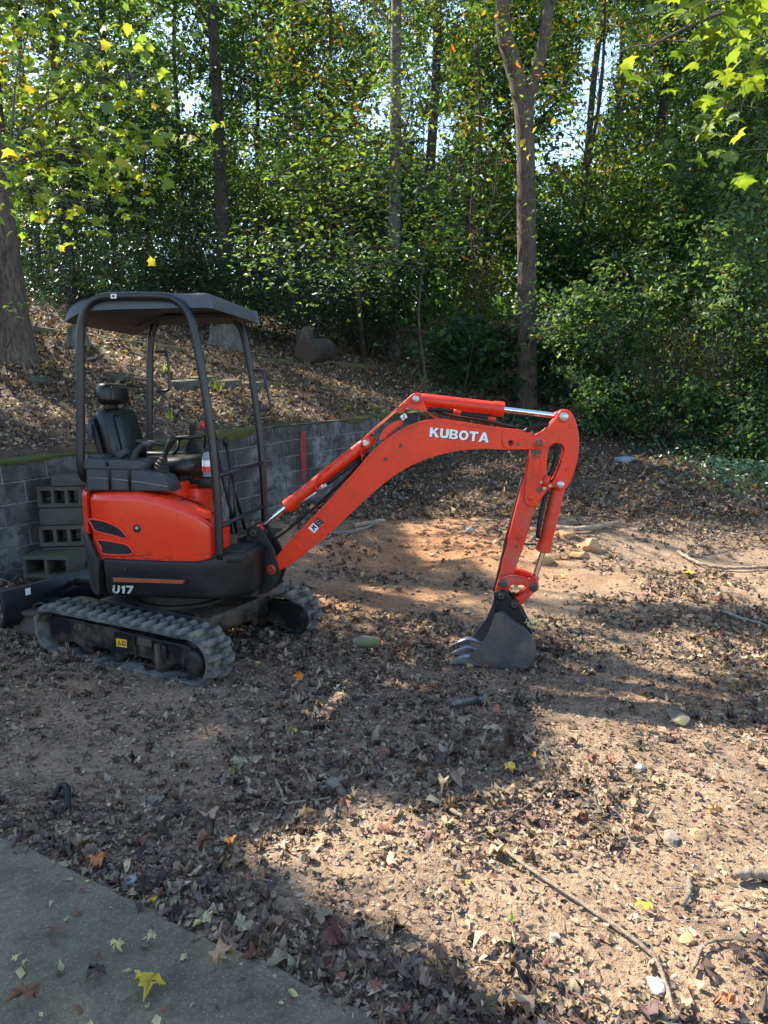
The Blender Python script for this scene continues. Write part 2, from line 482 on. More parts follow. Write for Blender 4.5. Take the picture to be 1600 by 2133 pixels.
rv = N(t, 'ShaderNodeMapRange'); t.links.new(oi.outputs['Random'], rv.inputs[0]); rv.inputs[3].default_value = .68; rv.inputs[4].default_value = 1.25
c = mix(t, 1., c, rv.outputs[0], 'MULTIPLY')
c = mix(t, 1., c, ramp(t, n2, [(.3, (.65,) * 3), (.7, (1.2,) * 3)]), 'MULTIPLY')
t.links.new(c, b.inputs['Base Color']); b.inputs['Roughness'].default_value = .9
bump(t, n2, b, .6, .004)
MAT['block'] = m
m, t, b, _ = newmat('mortar')
v = coords(t); n1 = noise(t, v, 14, 6, .7)
t.links.new(ramp(t, n1, [(.35, (.09, .09, .084)), (.7, (.22, .215, .20))]), b.inputs['Base Color']); b.inputs['Roughness'].default_value = .95
bump(t, n1, b, .5, .004); MAT['mortar'] = m
m, t, b, _ = newmat('mossy_block')
v = coords(t); n1 = noise(t, v, 5, 8, .7); n2 = noise(t, v, 60, 4, .7)
geo = N(t, 'ShaderNodeNewGeometry'); sx = N(t, 'ShaderNodeSeparateXYZ'); t.links.new(geo.outputs['Normal'], sx.inputs[0])
up = N(t, 'ShaderNodeMath', operation='MULTIPLY_ADD'); t.links.new(sx.outputs[2], up.inputs[0]); up.inputs[1].default_value = .24; t.links.new(n1, up.inputs[2])
c = ramp(t, n1, [(.3, (.026, .027, .023)), (.7, (.10, .10, .085))])
c = mix(t, ramp(t, up.outputs[0], [(.55, (0, 0, 0)), (.72, (.9,) * 3)]), c, mix(t, n2, (.028, .030, .012), (.065, .066, .022)))
t.links.new(c, b.inputs['Base Color']); b.inputs['Roughness'].default_value = .95; bump(t, n2, b, .9, .008)
MAT['mossy'] = m

def wall_at(s):
    i = np.clip(np.searchsorted(WS, s) - 1, 0, len(WP) - 2)
    f = (s - WS[i]) / (WS[i + 1] - WS[i]); p = WP[i] * (1 - f) + WP[i + 1] * f
    d = WP[i + 1] - WP[i]; d = d / np.linalg.norm(d)
    return p, d, WTT[i] * (1 - f) + WTT[i + 1] * f
wall = empty('retaining_wall', (-1.22, 8.8, 0))
tag(wall, 'curved grey concrete block retaining wall with mossy top below the leafy bank', 'wall')
wb = np.array(wall.location)
S0 = float(WS[np.argmin(np.abs(WP - np.array([-4.9, 4.4])).sum(1))]); S1 = WALL_END
# recessed mortar core
ss_ = np.arange(S0, S1, .12); lpA = []; V = []; F = []
for s in ss_:
    p, d, top = wall_at(s); n_ = np.array([-d[1], d[0]])
    for off, z in ((.012, -.4), (.012, top - .012), (.185, top - .012), (.185, -.4)):
        q = p + n_ * off; V.append(np.array([q[0], q[1], z]) - wb)
for i in range(len(ss_) - 1):
    for k in range(4): F.append((i * 4 + k, i * 4 + (k + 1) % 4, i * 4 + 4 + (k + 1) % 4, i * 4 + 4 + k))
F += [(3, 2, 1, 0), tuple(len(V) - 4 + k for k in range(4))]
link('mortar', pymesh('mortar', V, F), MAT['mortar'], wall)
blk = [rbox_mesh('block', (.388, .19, .188), .006, 1) for _ in range(1)][0]
blk.materials.append(MAT['block'])
BL = .398; CH = .1985
for cse in range(7):
    s = S0 + (BL / 2 if cse % 2 else 0)
    while s + BL < S1 + .2:
        p, d, top = wall_at(s + BL / 2); a, b_ = wall_at(s)[2], wall_at(s + BL)[2]
        z = top - CH / 2 - cse * CH
        n_ = np.array([-d[1], d[0]])
        if z + .1 > gz(*(p - n_ * .1)) - .02:
            q = p + n_ * (.1 + random.uniform(-.003, .003))
            o = link('block', blk, None, wall, (q[0] - wb[0], q[1] - wb[1], z - wb[2] + random.uniform(-.002, .002)))
            o.rotation_euler = (random.uniform(-.006, .006), -math.atan2(b_ - a, BL), math.atan2(d[1], d[0]) + random.uniform(-.006, .006))
        s += BL
# sprayed red stripe on the wall face
sp = float(WS[np.argmin(np.abs(WP - np.array([-1.06, 9.06])).sum(1))])
V = []; F = []; rows = 26
for i in range(rows):
    f = i / (rows - 1)
    p, d, top = wall_at(sp); n_ = np.array([-d[1], d[0]])
    wl = .06 + random.uniform(-.014, .008) - (.018 if f > .93 else 0); wr = .055 + random.uniform(-.012, .01)
    if f > .85: wl *= 1 - (f - .85) * 3; wr *= 1 - (f - .85) * 4
    for w_ in (-wl, wr):
        q = p + d * w_ - n_ * .0065; V.append(np.array([q[0], q[1], top - .10 - f * .66]) - wb)
for i in range(rows - 1): F.append((2 * i, 2 * i + 1, 2 * i + 3, 2 * i + 2))
MAT['spray'] = worn('red_spray_paint', (.30, .008, .014), (.07, .03, .03), .95, .6, 22, lo=.42, hi=.62, bstr=.3)
link('paint_stripe', pymesh('paint_stripe', V, F), MAT['spray'], wall)
# moss cushions along the top
m, t, b, _ = newmat('moss')
v = coords(t); n1 = noise(t, v, 9, 6, .7); n2 = noise(t, v, 120, 3, .6)
t.links.new(mix(t, n2, ramp(t, n1, [(.35, (.022, .026, .008)), (.65, (.075, .080, .016))]), (.10, .105, .022)), b.inputs['Base Color'])
b.inputs['Roughness'].default_value = 1.; bump(t, n2, b, 1., .02); MAT['moss'] = m
V = []; F = []
ns_ = np.arange(S0, S1 + .3, .025); K = 9
for s in ns_:
    p, d, top = wall_at(s); n_ = np.array([-d[1], d[0]])
    th = -.012 + .075 * max(0, float(vnoise(np.array([s * 1.3]), np.array([.3]), 31)[0]) + .22) + .03 * float(vnoise(np.array([s * 9.]), np.array([.3]), 32)[0])
    dr = .005 + .13 * max(0, float(vnoise(np.array([s * 2.1]), np.array([.7]), 33)[0]) + .2) + .03 * float(vnoise(np.array([s * 14.]), np.array([.3]), 34)[0])
    prof = [(-.012, -dr), (-.022, -dr * .5), (-.02, 0), (-.008, th * .7), (.03, th), (.09, th * 1.1), (.15, th * .9), (.22, th * .6), (.30, -.03)]
    for k, (o_, z_) in enumerate(prof):
        q = p + n_ * o_; j = float(vnoise(np.array([s * 30.]), np.array([k * 3.3]), 35)[0]) * .018
        V.append(np.array([q[0], q[1], top + z_ + j]) - wb)
for i in range(len(ns_) - 1):
    for k in range(K - 1): F.append((i * K + k, i * K + k + 1, (i + 1) * K + k + 1, (i + 1) * K + k))
mo = link('moss', pymesh('moss', V, F, True), MAT['moss'], wall); mo['kind'] = 'stuff'

# ------------------------------------------------------------------ stacked hollow blocks used as steps
def hollow_block(n_holes=3, size=(.39, .19, .19), along='y'):
    """hollow block lying on its side, holes running along y"""
    L, D, Hh = size; hs = []
    w = (L - .03 * (n_holes + 1)) / n_holes
    for k in range(n_holes):
        x0 = -L / 2 + .03 + k * (w + .03)
        hs.append([(x0, -Hh / 2 + .035), (x0 + w, -Hh / 2 + .035), (x0 + w, Hh / 2 - .035), (x0, Hh / 2 - .035)])
    return plate_mesh('cinder_block', [(-L / 2, -Hh / 2), (L / 2, -Hh / 2), (L / 2, Hh / 2), (-L / 2, Hh / 2)], -D / 2, D / 2, hs, .006)
hb3 = hollow_block(3); hb3.materials.append(MAT['mossy'])
hb2 = hollow_block(2, (.42, .30, .2)); hb2.materials.append(MAT['mossy'])
cap = rbox_mesh('cap_block', (.30, .28, .1), .012, 2); cap.materials.append(MAT['mossy'])
solid = rbox_mesh('solid_block', (.36, .22, .15), .012, 2); solid.materials.append(MAT['mossy'])
wz = R(44)
for me, (x, y, z), dz, lab in [
    (solid, (-2.97, 6.38, .30), .02, 'lowest solid block at the base of the stacked block steps'),
    (hb3, (-2.97, 6.36, .48), 0, 'hollow concrete block with dark holes near the foot of the block steps'),
    (solid, (-2.99, 6.40, .655), .05, 'solid mossy concrete block in the middle of the block steps'),
    (hb3, (-3.0, 6.44, .83), -.04, 'hollow concrete block with three holes high in the stacked steps'),
    (hb3, (-2.72, 6.66, .655), .1, 'hollow concrete block beside the middle of the block steps'),
    (cap, (-2.93, 6.50, .98), .06, 'moss covered cap block on top of the stacked block steps'),
    (hb2, (-2.97, 6.12, .26), -.2, 'low mossy hollow block forming the bottom step behind the blade'),
    (solid, (-3.28, 5.83, -.02), .1, 'moss covered flat block half buried at the left edge')]:
    o = link('concrete_block', me, None, None, (x, y, z), (0, 0, wz * .2 + dz))
    tag(o, lab, 'block', 'loose concrete blocks by the wall')
# ------------------------------------------------------------------ mini excavator
EX = empty('mini_excavator', (-1.43, 4.82, 0), R(-8.5))
tag(EX, 'orange mini excavator with black canopy, rubber tracks and bucket resting on the ground', 'excavator')
RED, ARM, BLK, FRM, MUD = MAT['red'], MAT['red_arm'], MAT['black_plastic'], MAT['frame'], MAT['muddy']

# ---- undercarriage: tracks turned against the upper body
TR = R(-18.5)
def track_path(xa, xb, zc, r, n_arc=16):
    p = []
    for i in range(n_arc + 1):
        a = math.pi / 2 - math.pi * i / n_arc; p.append((xb + r * math.cos(a), zc + r * math.sin(a)))
    for i in range(n_arc + 1):
        a = -math.pi / 2 - math.pi * i / n_arc; p.append((xa + r * math.cos(a), zc + r * math.sin(a)))
    return p
XA, XB, ZC, RO = -.655, .585, .152, .158
def belt_pt(s):
    """point and outward normal at arc length s on the belt's outer face"""
    L = XB - XA; P = 2 * L + 2 * math.pi * RO; s %= P
    if s < L: return (XA + s, ZC + RO), (0, 1)
    s -= L
    if s < math.pi * RO:
        a = math.pi / 2 - s / RO; return (XB + RO * math.cos(a), ZC + RO * math.sin(a)), (math.cos(a), math.sin(a))
    s -= math.pi * RO
    if s < L: return (XB - s, ZC - RO), (0, -1)
    s -= L; a = -math.pi / 2 - s / RO
    return (XA + RO * math.cos(a), ZC + RO * math.sin(a)), (math.cos(a), math.sin(a))
PER = 2 * (XB - XA) + 2 * math.pi * RO
def make_lug(side):
    """chunky rubber lug covering one half of the belt width, tapered to the top, bent towards the outside"""
    w = .118; l0, l1, h = .050, .026, .031
    y0, y1 = (-.115, .003) if side < 0 else (-.003, .115)
    sk = .0
    ys = [y0, y0 + w * .30, y1] if side < 0 else [y0, y1 - w * .30, y1]
    V = []; F = []
    for j, y in enumerate(ys):
        out = (j == 0) if side < 0 else (j == 2)
        a, b_ = (l0 * .5 * (1.25 if out else 1), l1 * .5 * (1.5 if out else .8)); hh = h * (.75 if out else 1)
        sh = .012 if not out else -.006
        V += [(-a + sh, y, -.004), (a + sh, y, -.004), (b_ + sh, y + (0.008 if out and side < 0 else -.008 if out else 0), hh), (-b_ + sh, y + (0.008 if out and side < 0 else -.008 if out else 0), hh)]
    for j in range(2):
        o = j * 4
        for k in range(4): F.append((o + k, o + (k + 1) % 4, o + 4 + (k + 1) % 4, o + 4 + k))
    F += [(3, 2, 1, 0), (8, 9, 10, 11)]
    bm = bmesh.new(); vs = [bm.verts.new(v) for v in V]
    for f in F: bm.faces.new([vs[i] for i in f])
    bmesh.ops.recalc_face_normals(bm, faces=bm.faces)
    bmesh.ops.bevel(bm, geom=[e for e in bm.edges], offset=.003, segments=1, affect='EDGES')
    return bm_mesh('lug', bm, angle=50)
LUG = {s: make_lug(s) for s in (-1, 1)}
for s in LUG: LUG[s].materials.append(MAT['rubber'])
for side, yc in ((-1, -.495), (1, .515)):
    outer = track_path(XA, XB, ZC, RO); inner = track_path(XA, XB, ZC, RO - .024)
    tk = link('rubber_track', plate_mesh('rubber_track', outer, -.115, .115, [inner], .005), MAT['rubber'], EX, (0.0, 0.0, 0), (0, 0, TR))
    c_, s_ = math.cos(TR), math.sin(TR)
    tk.location = (-s_ * yc, c_ * yc, 0)
    nl = 36
    for k in range(nl):
        for sd_ in (-1, 1):
            (x, z), (nx_, nz_) = belt_pt(PER * (k + (.5 if sd_ > 0 else 0)) / nl)
            o = link('lug', LUG[sd_], None, tk, (x, 0, z)); o.rotation_euler = (0, math.atan2(nx_, nz_), 0)
    # inner drive teeth along the bottom run
    for k in range(20):
        x = XA + .03 + k * (XB - XA) / 20
        rbox('drive_tooth', (x, 0.02, ZC - RO + .036), (.03, .055, .03), MAT['hose'], tk, .006, 1)
    fs = side  # outer side of this track
    yo = -.055 * 1
    fr = [(-.74, .155), (-.735, .20), (-.70, .235), (-.60, .245), (.30, .225), (.52, .225), (.56, .20), (.56, .10), (.46, .085), (.40, .075), (.36, .03), (.32, .02), (.26, .03), (.22, .075), (.02, .075), (-.02, .04), (-.07, .025), (-.12, .04), (-.16, .075), (-.31, .075), (-.35, .045), (-.38, .035), (-.43, .05), (-.50, .075), (-.60, .06), (-.66, .04), (-.70, .06)]
    ym = -.05 if side < 0 else -.09
    fb = link('track_frame', plate_mesh('track_frame', fr, ym, ym + .14, [], .012), MUD, tk)
    for rx in (-.375, -.07, .30):
        lathe('track_roller', (rx, -.075, .048), (rx, .06, .048), [(0, .016), (.004, .03), (.03, .042), (.105, .042), (.135, .03)], MAT['bracket'], tk, 18)
    lathe('idler', (XA + .012, -.04, ZC), (XA + .012, .06, ZC), [(0, .05), (.012, .12), (.088, .12), (.1, .05)], MUD, tk, 24)
    lathe('sprocket', (XB - .01, -.035, ZC), (XB - .01, .06, ZC), [(0, .03), (.012, .115), (.083, .115), (.095, .05)], MUD, tk, 18)
    lathe('drive_hub', (XB + .015, -.035, ZC - .012), (XB + .015, -.098, ZC - .012), [(0, .078), (.045, .076), (.056, .07), (.063, .055)], MAT['bracket'], tk, 26)
    rbox('bolt_plate', (-.42, ym - .004, .20), (.10, .012, .045), MAT['rust'], tk, .004, 1)
    rbox('bolt_plate', (.17, ym - .004, .19), (.12, .012, .05), MAT['rust'], tk, .004, 1)
    for bx in (-.45, -.39): pin('bolt', bx, .20, ym - .012, ym - .024, .013, MAT['rust'], tk)
    rbox('weld_rib', (.085, ym - .006, .145), (.012, .016, .15), MUD, tk, .003, 1)
    rbox('step_bracket', (.305, ym - .022, .125), (.035, .05, .17), MAT['rust'], tk, .012, 2)
    rbox('step_bracket', (.335, ym - .012, .16), (.06, .03, .09), MAT['bracket'], tk, .012, 2)
    if side > 0:   # cover plate inside the far track
        plate('inner_cover', [(.40, .245), (.69, .262), (.76, .235), (.80, .16), (.76, .08), (.69, .045), (.41, .135)], -.128, -.112, MUD, tk, [], .004)
        tube('cover_rim', catmull([(.40, -.13, .245), (.69, -.13, .262), (.775, -.13, .225), (.80, -.13, .16), (.765, -.13, .085), (.69, -.13, .048), (.41, -.13, .135), (.40, -.13, .245)], 4), .009, MAT['bracket'], tk, 8)
    if side < 0:
        pl = plate('warning_label', [(-.088, .174), (.008, .178), (.006, .122), (-.088, .120)], ym - .003, ym - .0005, MAT['yellow_label'], tk, [], .0004)
        plate('warning_triangle', [(-.075, .134), (-.043, .134), (-.059, .164)], ym - .0045, ym - .003, MAT['ink'], pl, [[(-.068, .1385), (-.050, .1385), (-.059, .1555)]], .0003)
        plate('pictogram', [(-.033, .134), (-.004, .135), (-.004, .164), (-.033, .163)], ym - .0045, ym - .003, MAT['ink'], pl, [circ(-.018, .149, .009, 10)], .0003)
o = rbox('centre_frame', (0.02, 0, .255), (.96, .66, .15), MUD, EX, .03, 2); o.rotation_euler = (0, 0, TR)
for x_ in (-.32, .36):
    o = rbox('cross_beam', (x_ * math.cos(TR), x_ * math.sin(TR), .21), (.12, .98, .10), MUD, EX, .02, 2); o.rotation_euler = (0, 0, TR)
lathe('slew_ring', (0, 0, .32), (0, 0, .46), [(0, .33), (.03, .33), (.035, .30), (.14, .30)], MAT['bracket'], EX, 36)

# ---- dozer blade behind the machine
def tl(x, y, z=0):
    return (x * math.cos(TR) - y * math.sin(TR), x * math.sin(TR) + y * math.cos(TR), z)
def tprism(name, pts2, y0, y1, mat, bevel=.004):
    me = plate_mesh(name, pts2, y0, y1, [], bevel); o = link(name, me, mat, EX); o.rotation_euler = (0, 0, TR); return o
bl = tprism('dozer_blade', [(-1.19, .09), (-1.165, .085), (-1.145, .15), (-1.145, .25), (-1.165, .35), (-1.185, .365), (-1.20, .36), (-1.185, .30), (-1.165, .24), (-1.165, .16)], -.60, .60, FRM)
for y_ in (-.25, .25):
    tprism('blade_arm', [(-1.15, .15), (-.55, .17), (-.55, .25), (-1.15, .24)], y_ - .035, y_ + .035, FRM, .008)
o = tube('blade_cylinder', [tl(-1.12, 0, .30), tl(-.45, 0, .33)], .032, BLK, EX, 12)
lb = rbox('blade_label', tl(-1.143, -.40, .318), (.002, .042, .05), MAT['white_paint'], EX, 0); lb.rotation_euler = (0, 0, TR)

# ---- upper structure outlines in plan
def tail(r, xc, n=22):
    """tail arc from the right side round to the left side for x < xc"""
    a0 = math.acos(max(-1, min(1, xc / r)))
    return [(r * math.cos(a), r * math.sin(a)) for a in np.linspace(-a0, -2 * math.pi + a0, n)]
def shell(name, plan, z0, ztop, mat, rad=.05, steps=5, bottom_in=0., cap_drop=0., rb=.0):
    """upright shell over a counter-clockwise plan outline with rounded shoulder; ztop is a function of x"""
    P = np.array(plan, float); loops = []
    zt = np.array([ztop(x, y) for x, y in P])
    if rb: 
        for k in range(3):
            a = math.pi / 2 * k / 3; q = inset2d(P, bottom_in + rb * (1 - math.sin(a))); loops.append([(x, y, z0 + rb * (1 - math.cos(a))) for x, y in q])
        loops.append([(x, y, z0 + rb) for x, y in inset2d(P, bottom_in)])
    else:
        loops.append([(x, y, z0) for x, y in inset2d(P, bottom_in)])
    for f in (.35, .7):
        loops.append([(x, y, z0 + rb + (zz - rad - z0 - rb) * f) for (x, y), zz in zip(inset2d(P, bottom_in * (1 - f)), zt)])
    for k in range(steps + 1):
        a = math.pi / 2 * k / steps
        q = inset2d(P, rad * (1 - math.cos(a)))
        loops.append([(x, y, zz - rad * (1 - math.sin(a))) for (x, y), zz in zip(q, zt)])
    q = inset2d(P, rad * 1.8); zq = np.array([ztop(x, y) for x, y in q])
    loops.append([(x, y, zz + .004) for (x, y), zz in zip(q, zq)])
    return loft_mesh(name, loops, angle=50)
def ccw(p):
    p = np.array(p); a = np.sum(p[:, 0] * np.roll(p[:, 1], -1) - np.roll(p[:, 0], -1) * p[:, 1]); return p if a > 0 else p[::-1]
def dense(pts, d=.05):
    out = []
    P = np.array(pts, float)
    for a, b_ in zip(P, np.roll(P, -1, 0)):
        n = max(1, int(np.linalg.norm(b_ - a) / d))
        for i in range(n): out.append(a + (b_ - a) * i / n)
    return np.array(out)
def side_top(x, y):
    return float(np.interp(x, [-.45, -.05, .07, .25, .35, .42, .47], [1.13, 1.142, 1.118, 1.066, 1.015, .955, .90]))
side_plan = ccw(dense([(-.398, -.452), (-.33, -.483), (-.25, -.492), (.0, -.495), (.2, -.495), (.33, -.487), (.395, -.465), (.432, -.42), (.445, -.36), (.445, -.22), (-.398, -.22)], .06))
sc_ = link('side_cover', shell('side_cover', side_plan, .695, side_top, RED, .055, 6, .004), MAT['red_side'], EX)
rear_plan = ccw(dense([(x, y) for x, y in tail(.625, -.412, 26)] , .06))
link('engine_hood', shell('engine_hood', rear_plan, .86, lambda x, y: 1.135, RED, .045, 5), RED, EX)
link('side_cover', shell('side_cover', ccw(dense([(-.398, .452), (-.30, .488), (-.15, .49), (-.12, .46), (-.12, .24), (-.398, .24)], .06)), .70, lambda x, y: 1.10, RED, .05, 5), RED, EX)
# counterweight round the tail, sloping down to the skirt at the side
def cw_top(x, y): return float(np.interp(x, [-.7, -.47, -.42, -.385, -.36, -.33], [.872, .868, .845, .79, .74, .705]))
cwp = ccw(dense([(x, max(-.508, min(.508, y))) for x, y in tail(.638, -.335, 44)], .03))
link('counterweight', shell('counterweight', cwp, .44, cw_top, MAT['weight'], .012, 3, .03, rb=.03), MAT['weight'], EX)
# black lower skirt with chamfered right front corner
skp = ccw(dense([(-.325, -.47), (-.30, -.502), (.0, -.508), (.34, -.506), (.47, -.478), (.60, -.36), (.645, -.28), (.645, -.12), (.45, -.10), (-.325, -.10)], .07))
link('lower_skirt', shell('lower_skirt', skp, .455, lambda x, y: .705 + (.045 if x > .5 else .045 * max(0, (x - .36) / .14)), BLK, .012, 3, .012, rb=.035), BLK, EX)
link('lower_skirt', shell('lower_skirt', ccw(dense([(-.325, .47), (-.30, .50), (.34, .50), (.55, .40), (.6, .2), (-.325, .2)], .09)), .46, lambda x, y: .70, BLK, .012, 3, .04, rb=.05), BLK, EX)
rbox('main_frame', (.02, 0, .56), (1.0, .5, .22), MAT['bracket'], EX, .03)
rbox('floor_plate', (.20, .03, .752), (.80, .82, .022), MAT['bracket'], EX, .006)
rbox('floor_edge', (.50, -.30, .722), (.22, .30, .05), MAT['bracket'], EX, .012)
# reflector strip and model number on the skirt, bolt
plate('reflector_recess', [(-.245, .592), (-.255, .575), (-.245, .553), (.245, .560), (.262, .577), (.252, .597)], -.5105, -.500, BLK, EX, [], .003)
plate('reflector_strip', [(-.235, .588), (-.24, .561), (.235, .566), (.243, .589)], -.5125, -.505, MAT['stripe'], EX, [], .0012)
pin('bolt', -.154, .648, -.498, -.512, .014, MAT['hole'], EX)
pin('lock', -.065, .911, -.488, -.4985, .026, MAT['hole'], EX); pin('lock_core', -.062, .915, -.496, -.503, .011, MAT['pin'], EX)
_O = lambda rx, ry, n=28: [(.47 + rx * math.cos(2 * math.pi * i / n), .5 + ry * math.sin(2 * math.pi * i / n)) for i in range(n)]
GLYPH = {'K': (.94, [[(0, 0), (.26, 0), (.26, .33), (.36, .45), (.62, 0), (.94, 0), (.54, .63), (.90, 1), (.57, 1), (.26, .67), (.26, 1), (0, 1)]]),
         'U': (.84, [[(0, 1), (0, .36), (.03, .2), (.1, .09), (.22, .02), (.42, -.015), (.62, .02), (.74, .09), (.81, .2), (.84, .36), (.84, 1), (.58, 1), (.58, .36), (.55, .26), (.42, .21), (.29, .26), (.26, .36), (.26, 1)]]),
         'B': (.85, [[(0, 0), (.52, 0), (.70, .04), (.82, .14), (.85, .28), (.80, .42), (.68, .52), (.77, .60), (.81, .73), (.77, .87), (.66, .96), (.50, 1), (0, 1)], [(.25, .19), (.46, .19), (.56, .22), (.59, .30), (.56, .38), (.46, .41), (.25, .41)], [(.25, .60), (.44, .60), (.53, .63), (.55, .70), (.53, .78), (.44, .81), (.25, .81)]]),
         'O': (.94, [_O(.47, .515), _O(.21, .29)]),
         'T': (.84, [[(.29, 0), (.55, 0), (.55, .78), (.84, .78), (.84, 1), (0, 1), (0, .78), (.29, .78)]]),
         'A': (1., [[(0, 0), (.27, 0), (.34, .19), (.66, .19), (.73, 0), (1, 0), (.64, 1), (.36, 1)], [(.41, .38), (.59, .38), (.5, .70)]]),
         '1': (.46, [[(.18, 0), (.46, 0), (.46, 1), (.26, 1), (0, .84), (0, .62), (.18, .72)]]),
         '7': (.80, [[(.12, 0), (.42, 0), (.80, .80), (.80, 1), (0, 1), (0, .78), (.5, .78)]])}
def lettering(name, text, y, x0, z0, width, height, mat, parent, tilt=0., gap=.10, shear=0.):
    """block capitals cut as thin flat shapes lying on the panel"""
    pen = 0.; loops = []
    for ch in text:
        w, ol = GLYPH[ch]
        for l in ol: loops.append([(pen + q[0], q[1]) for q in l])
        pen += w + gap
    k = width / (pen - gap); ct, st = math.cos(tilt), math.sin(tilt)
    L_ = [[(x0 + (a_ * k + b_ * height * shear) * ct - b_ * height * st, z0 + (a_ * k + b_ * height * shear) * st + b_ * height * ct) for a_, b_ in l] for l in loops]
    return link(name, plate_mesh(name, L_[0], y - .0004, y + .0004, L_[1:], .0001), mat, parent)
lettering('model_lettering', 'U17', -.5095, -.252, .484, .142, .052, MAT['chipped'], EX, R(1), .14, .15)
# grilles: opening's shade as a dark plate, diamond lattice and a raised orange lip
def grille(ol):
    g = plate('grille', ol, -.4975, -.488, MAT['hole'], EX, [], .001, 5)
    lip = catmull(ol + [ol[0]], 5); tube('grille_lip', [(x, -.4945, z) for x, z in catmull(ol, 5, True)] + [(catmull(ol, 5, True)[0][0], -.4945, catmull(ol, 5, True)[0][1])], .0075, RED, g, 6)
    P = catmull(ol, 5, True); x0, x1 = P[:, 0].min(), P[:, 0].max(); z0, z1 = P[:, 1].min(), P[:, 1].max()
    def inside(x, z):
        c = False; j = len(P) - 1
        for i in range(len(P)):
            if (P[i, 1] > z) != (P[j, 1] > z) and x < (P[j, 0] - P[i, 0]) * (z - P[i, 1]) / (P[j, 1] - P[i, 1] + 1e-12) + P[i, 0]: c = not c
            j = i
        return c
    V = []; F = []
    for sg in (1, -1):
        c = -1.0
        while c < 2.2:
            seg = []
            for q in np.linspace(x0, x1, 90):
                z = (q - x0) * .55 * sg + z0 + c * .3
                if inside(q, z): seg.append((q, z))
                elif len(seg) > 2: break
                else: seg = []
            if len(seg) > 2:
                v, f = sweep_arrays([(seg[0][0], -.4985, seg[0][1]), (seg[-1][0], -.4985, seg[-1][1])], .0016, 4); o_ = len(V); V += v; F += [tuple(i + o_ for i in ff) for ff in f]
            c += .055
    link('lattice', pymesh('lattice', V, F), MAT['bracket'], g)
grille([(-.385, .962), (-.29, .953), (-.205, .922), (-.158, .886), (-.140, .843), (-.238, .862), (-.345, .887), (-.372, .925)])
grille([(-.335, .828), (-.211, .818), (-.130, .798), (-.112, .742), (-.300, .738), (-.318, .78)])
# fuel-cap cover on the sloping shoulder
o = link('tank_cover', loft_mesh('tank_cover', [[(x, y, z + h_) for x, y, z in q] for h_, q in ((-.02, [(.06, -.47, 1.105), (.30, -.478, 1.03), (.40, -.41, .985), (.37, -.33, 1.0), (.12, -.36, 1.10)]), (.016, [(.06, -.47, 1.105), (.30, -.478, 1.03), (.40, -.41, .985), (.37, -.33, 1.0), (.12, -.36, 1.10)]), (.022, [(.09, -.455, 1.098), (.295, -.463, 1.035), (.38, -.405, .993), (.355, -.345, 1.006), (.125, -.375, 1.098)]))]), RED, EX)
lathe('tank_cap', (.20, -.41, 1.07), (.20, -.41, 1.097), [(0, .02), (.022, .02), (.024, .013), (.018, .011)], MAT['hole'], EX, 16)

# ---- seat and controls
SEAT = MAT['vinyl']
def cushion(name, c, size, bevel, rot=(0, 0, 0), mat=SEAT, pinch=.12):
    me = rbox_mesh(name, size, bevel, 4)
    for v_ in me.vertices: v_.co.y *= 1 - pinch * max(0, v_.co.z / size[2]); 
    return link(name, me, mat, EX, c, rot)
st = cushion('headrest', (-.452, 0, 1.755), (.10, .30, .145), .042, (0, R(-4), 0))
cushion('headrest_panel', (-.404, 0, 1.755), (.03, .22, .10), .02, (0, R(-4), 0))
rbox('headrest_post', (-.455, 0, 1.67), (.03, .10, .06), BLK, EX, .008)
cushion('backrest', (-.405, 0, 1.475), (.11, .43, .37), .045, (0, R(-14), 0), pinch=.22)
cushion('backrest_panel', (-.345, 0, 1.475), (.05, .30, .29), .03, (0, R(-14), 0), pinch=.2)
rbox('seat_shell', (-.47, 0, 1.43), (.05, .42, .34), BLK, EX, .02, 2, (0, R(-14), 0))
rbox('belt_anchor', (-.50, -.235, 1.50), (.03, .02, .12), MAT['grey_plastic'], EX, .006)
cushion('seat_cushion', (-.09, 0, 1.265), (.54, .46, .12), .045, (0, R(-3), 0), pinch=.08)
rbox('seat_base', (-.10, 0, 1.185), (.42, .36, .07), BLK, EX, .01)
rbox('seat_riser', (-.12, .02, 1.0), (.50, .62, .36), RED, EX, .02)
rbox('battery_box', (.16, -.06, .98), (.10, .20, .30), RED, EX, .02); pin('riser_bolt', .185, 1.05, -.158, -.166, .012, MAT['pin'], EX)
cons = [(-.418, 1.140), (-.418, 1.300), (-.405, 1.332), (-.335, 1.335), (-.04, 1.331), (-.02, 1.322), (-.02, 1.272), (.02, 1.268), (.112, 1.238), (.132, 1.20), (.155, 1.145)]
cn = plate('console', cons, -.455, -.275, MAT['grey_plastic'], EX, [], .014)
plate('console_lid', [(-.425, 1.278), (-.425, 1.334), (-.40, 1.345), (-.03, 1.340), (-.012, 1.325), (-.012, 1.285), (-.05, 1.276)], -.463, -.268, MAT['grey_plastic'], EX, [], .012)
tube('console_seam', [(-.40, -.4565, 1.225), (-.2, -.4565, 1.218), (.0, -.4565, 1.198), (.135, -.4565, 1.178)], .0018, MAT['pin'], EX, 5)
rbox('console_cap', (-.36, -.36, 1.35), (.10, .12, .035), MAT['grey_plastic'], EX, .014)
plate('console', cons, .275, .455, MAT['grey_plastic'], EX, [], .014)
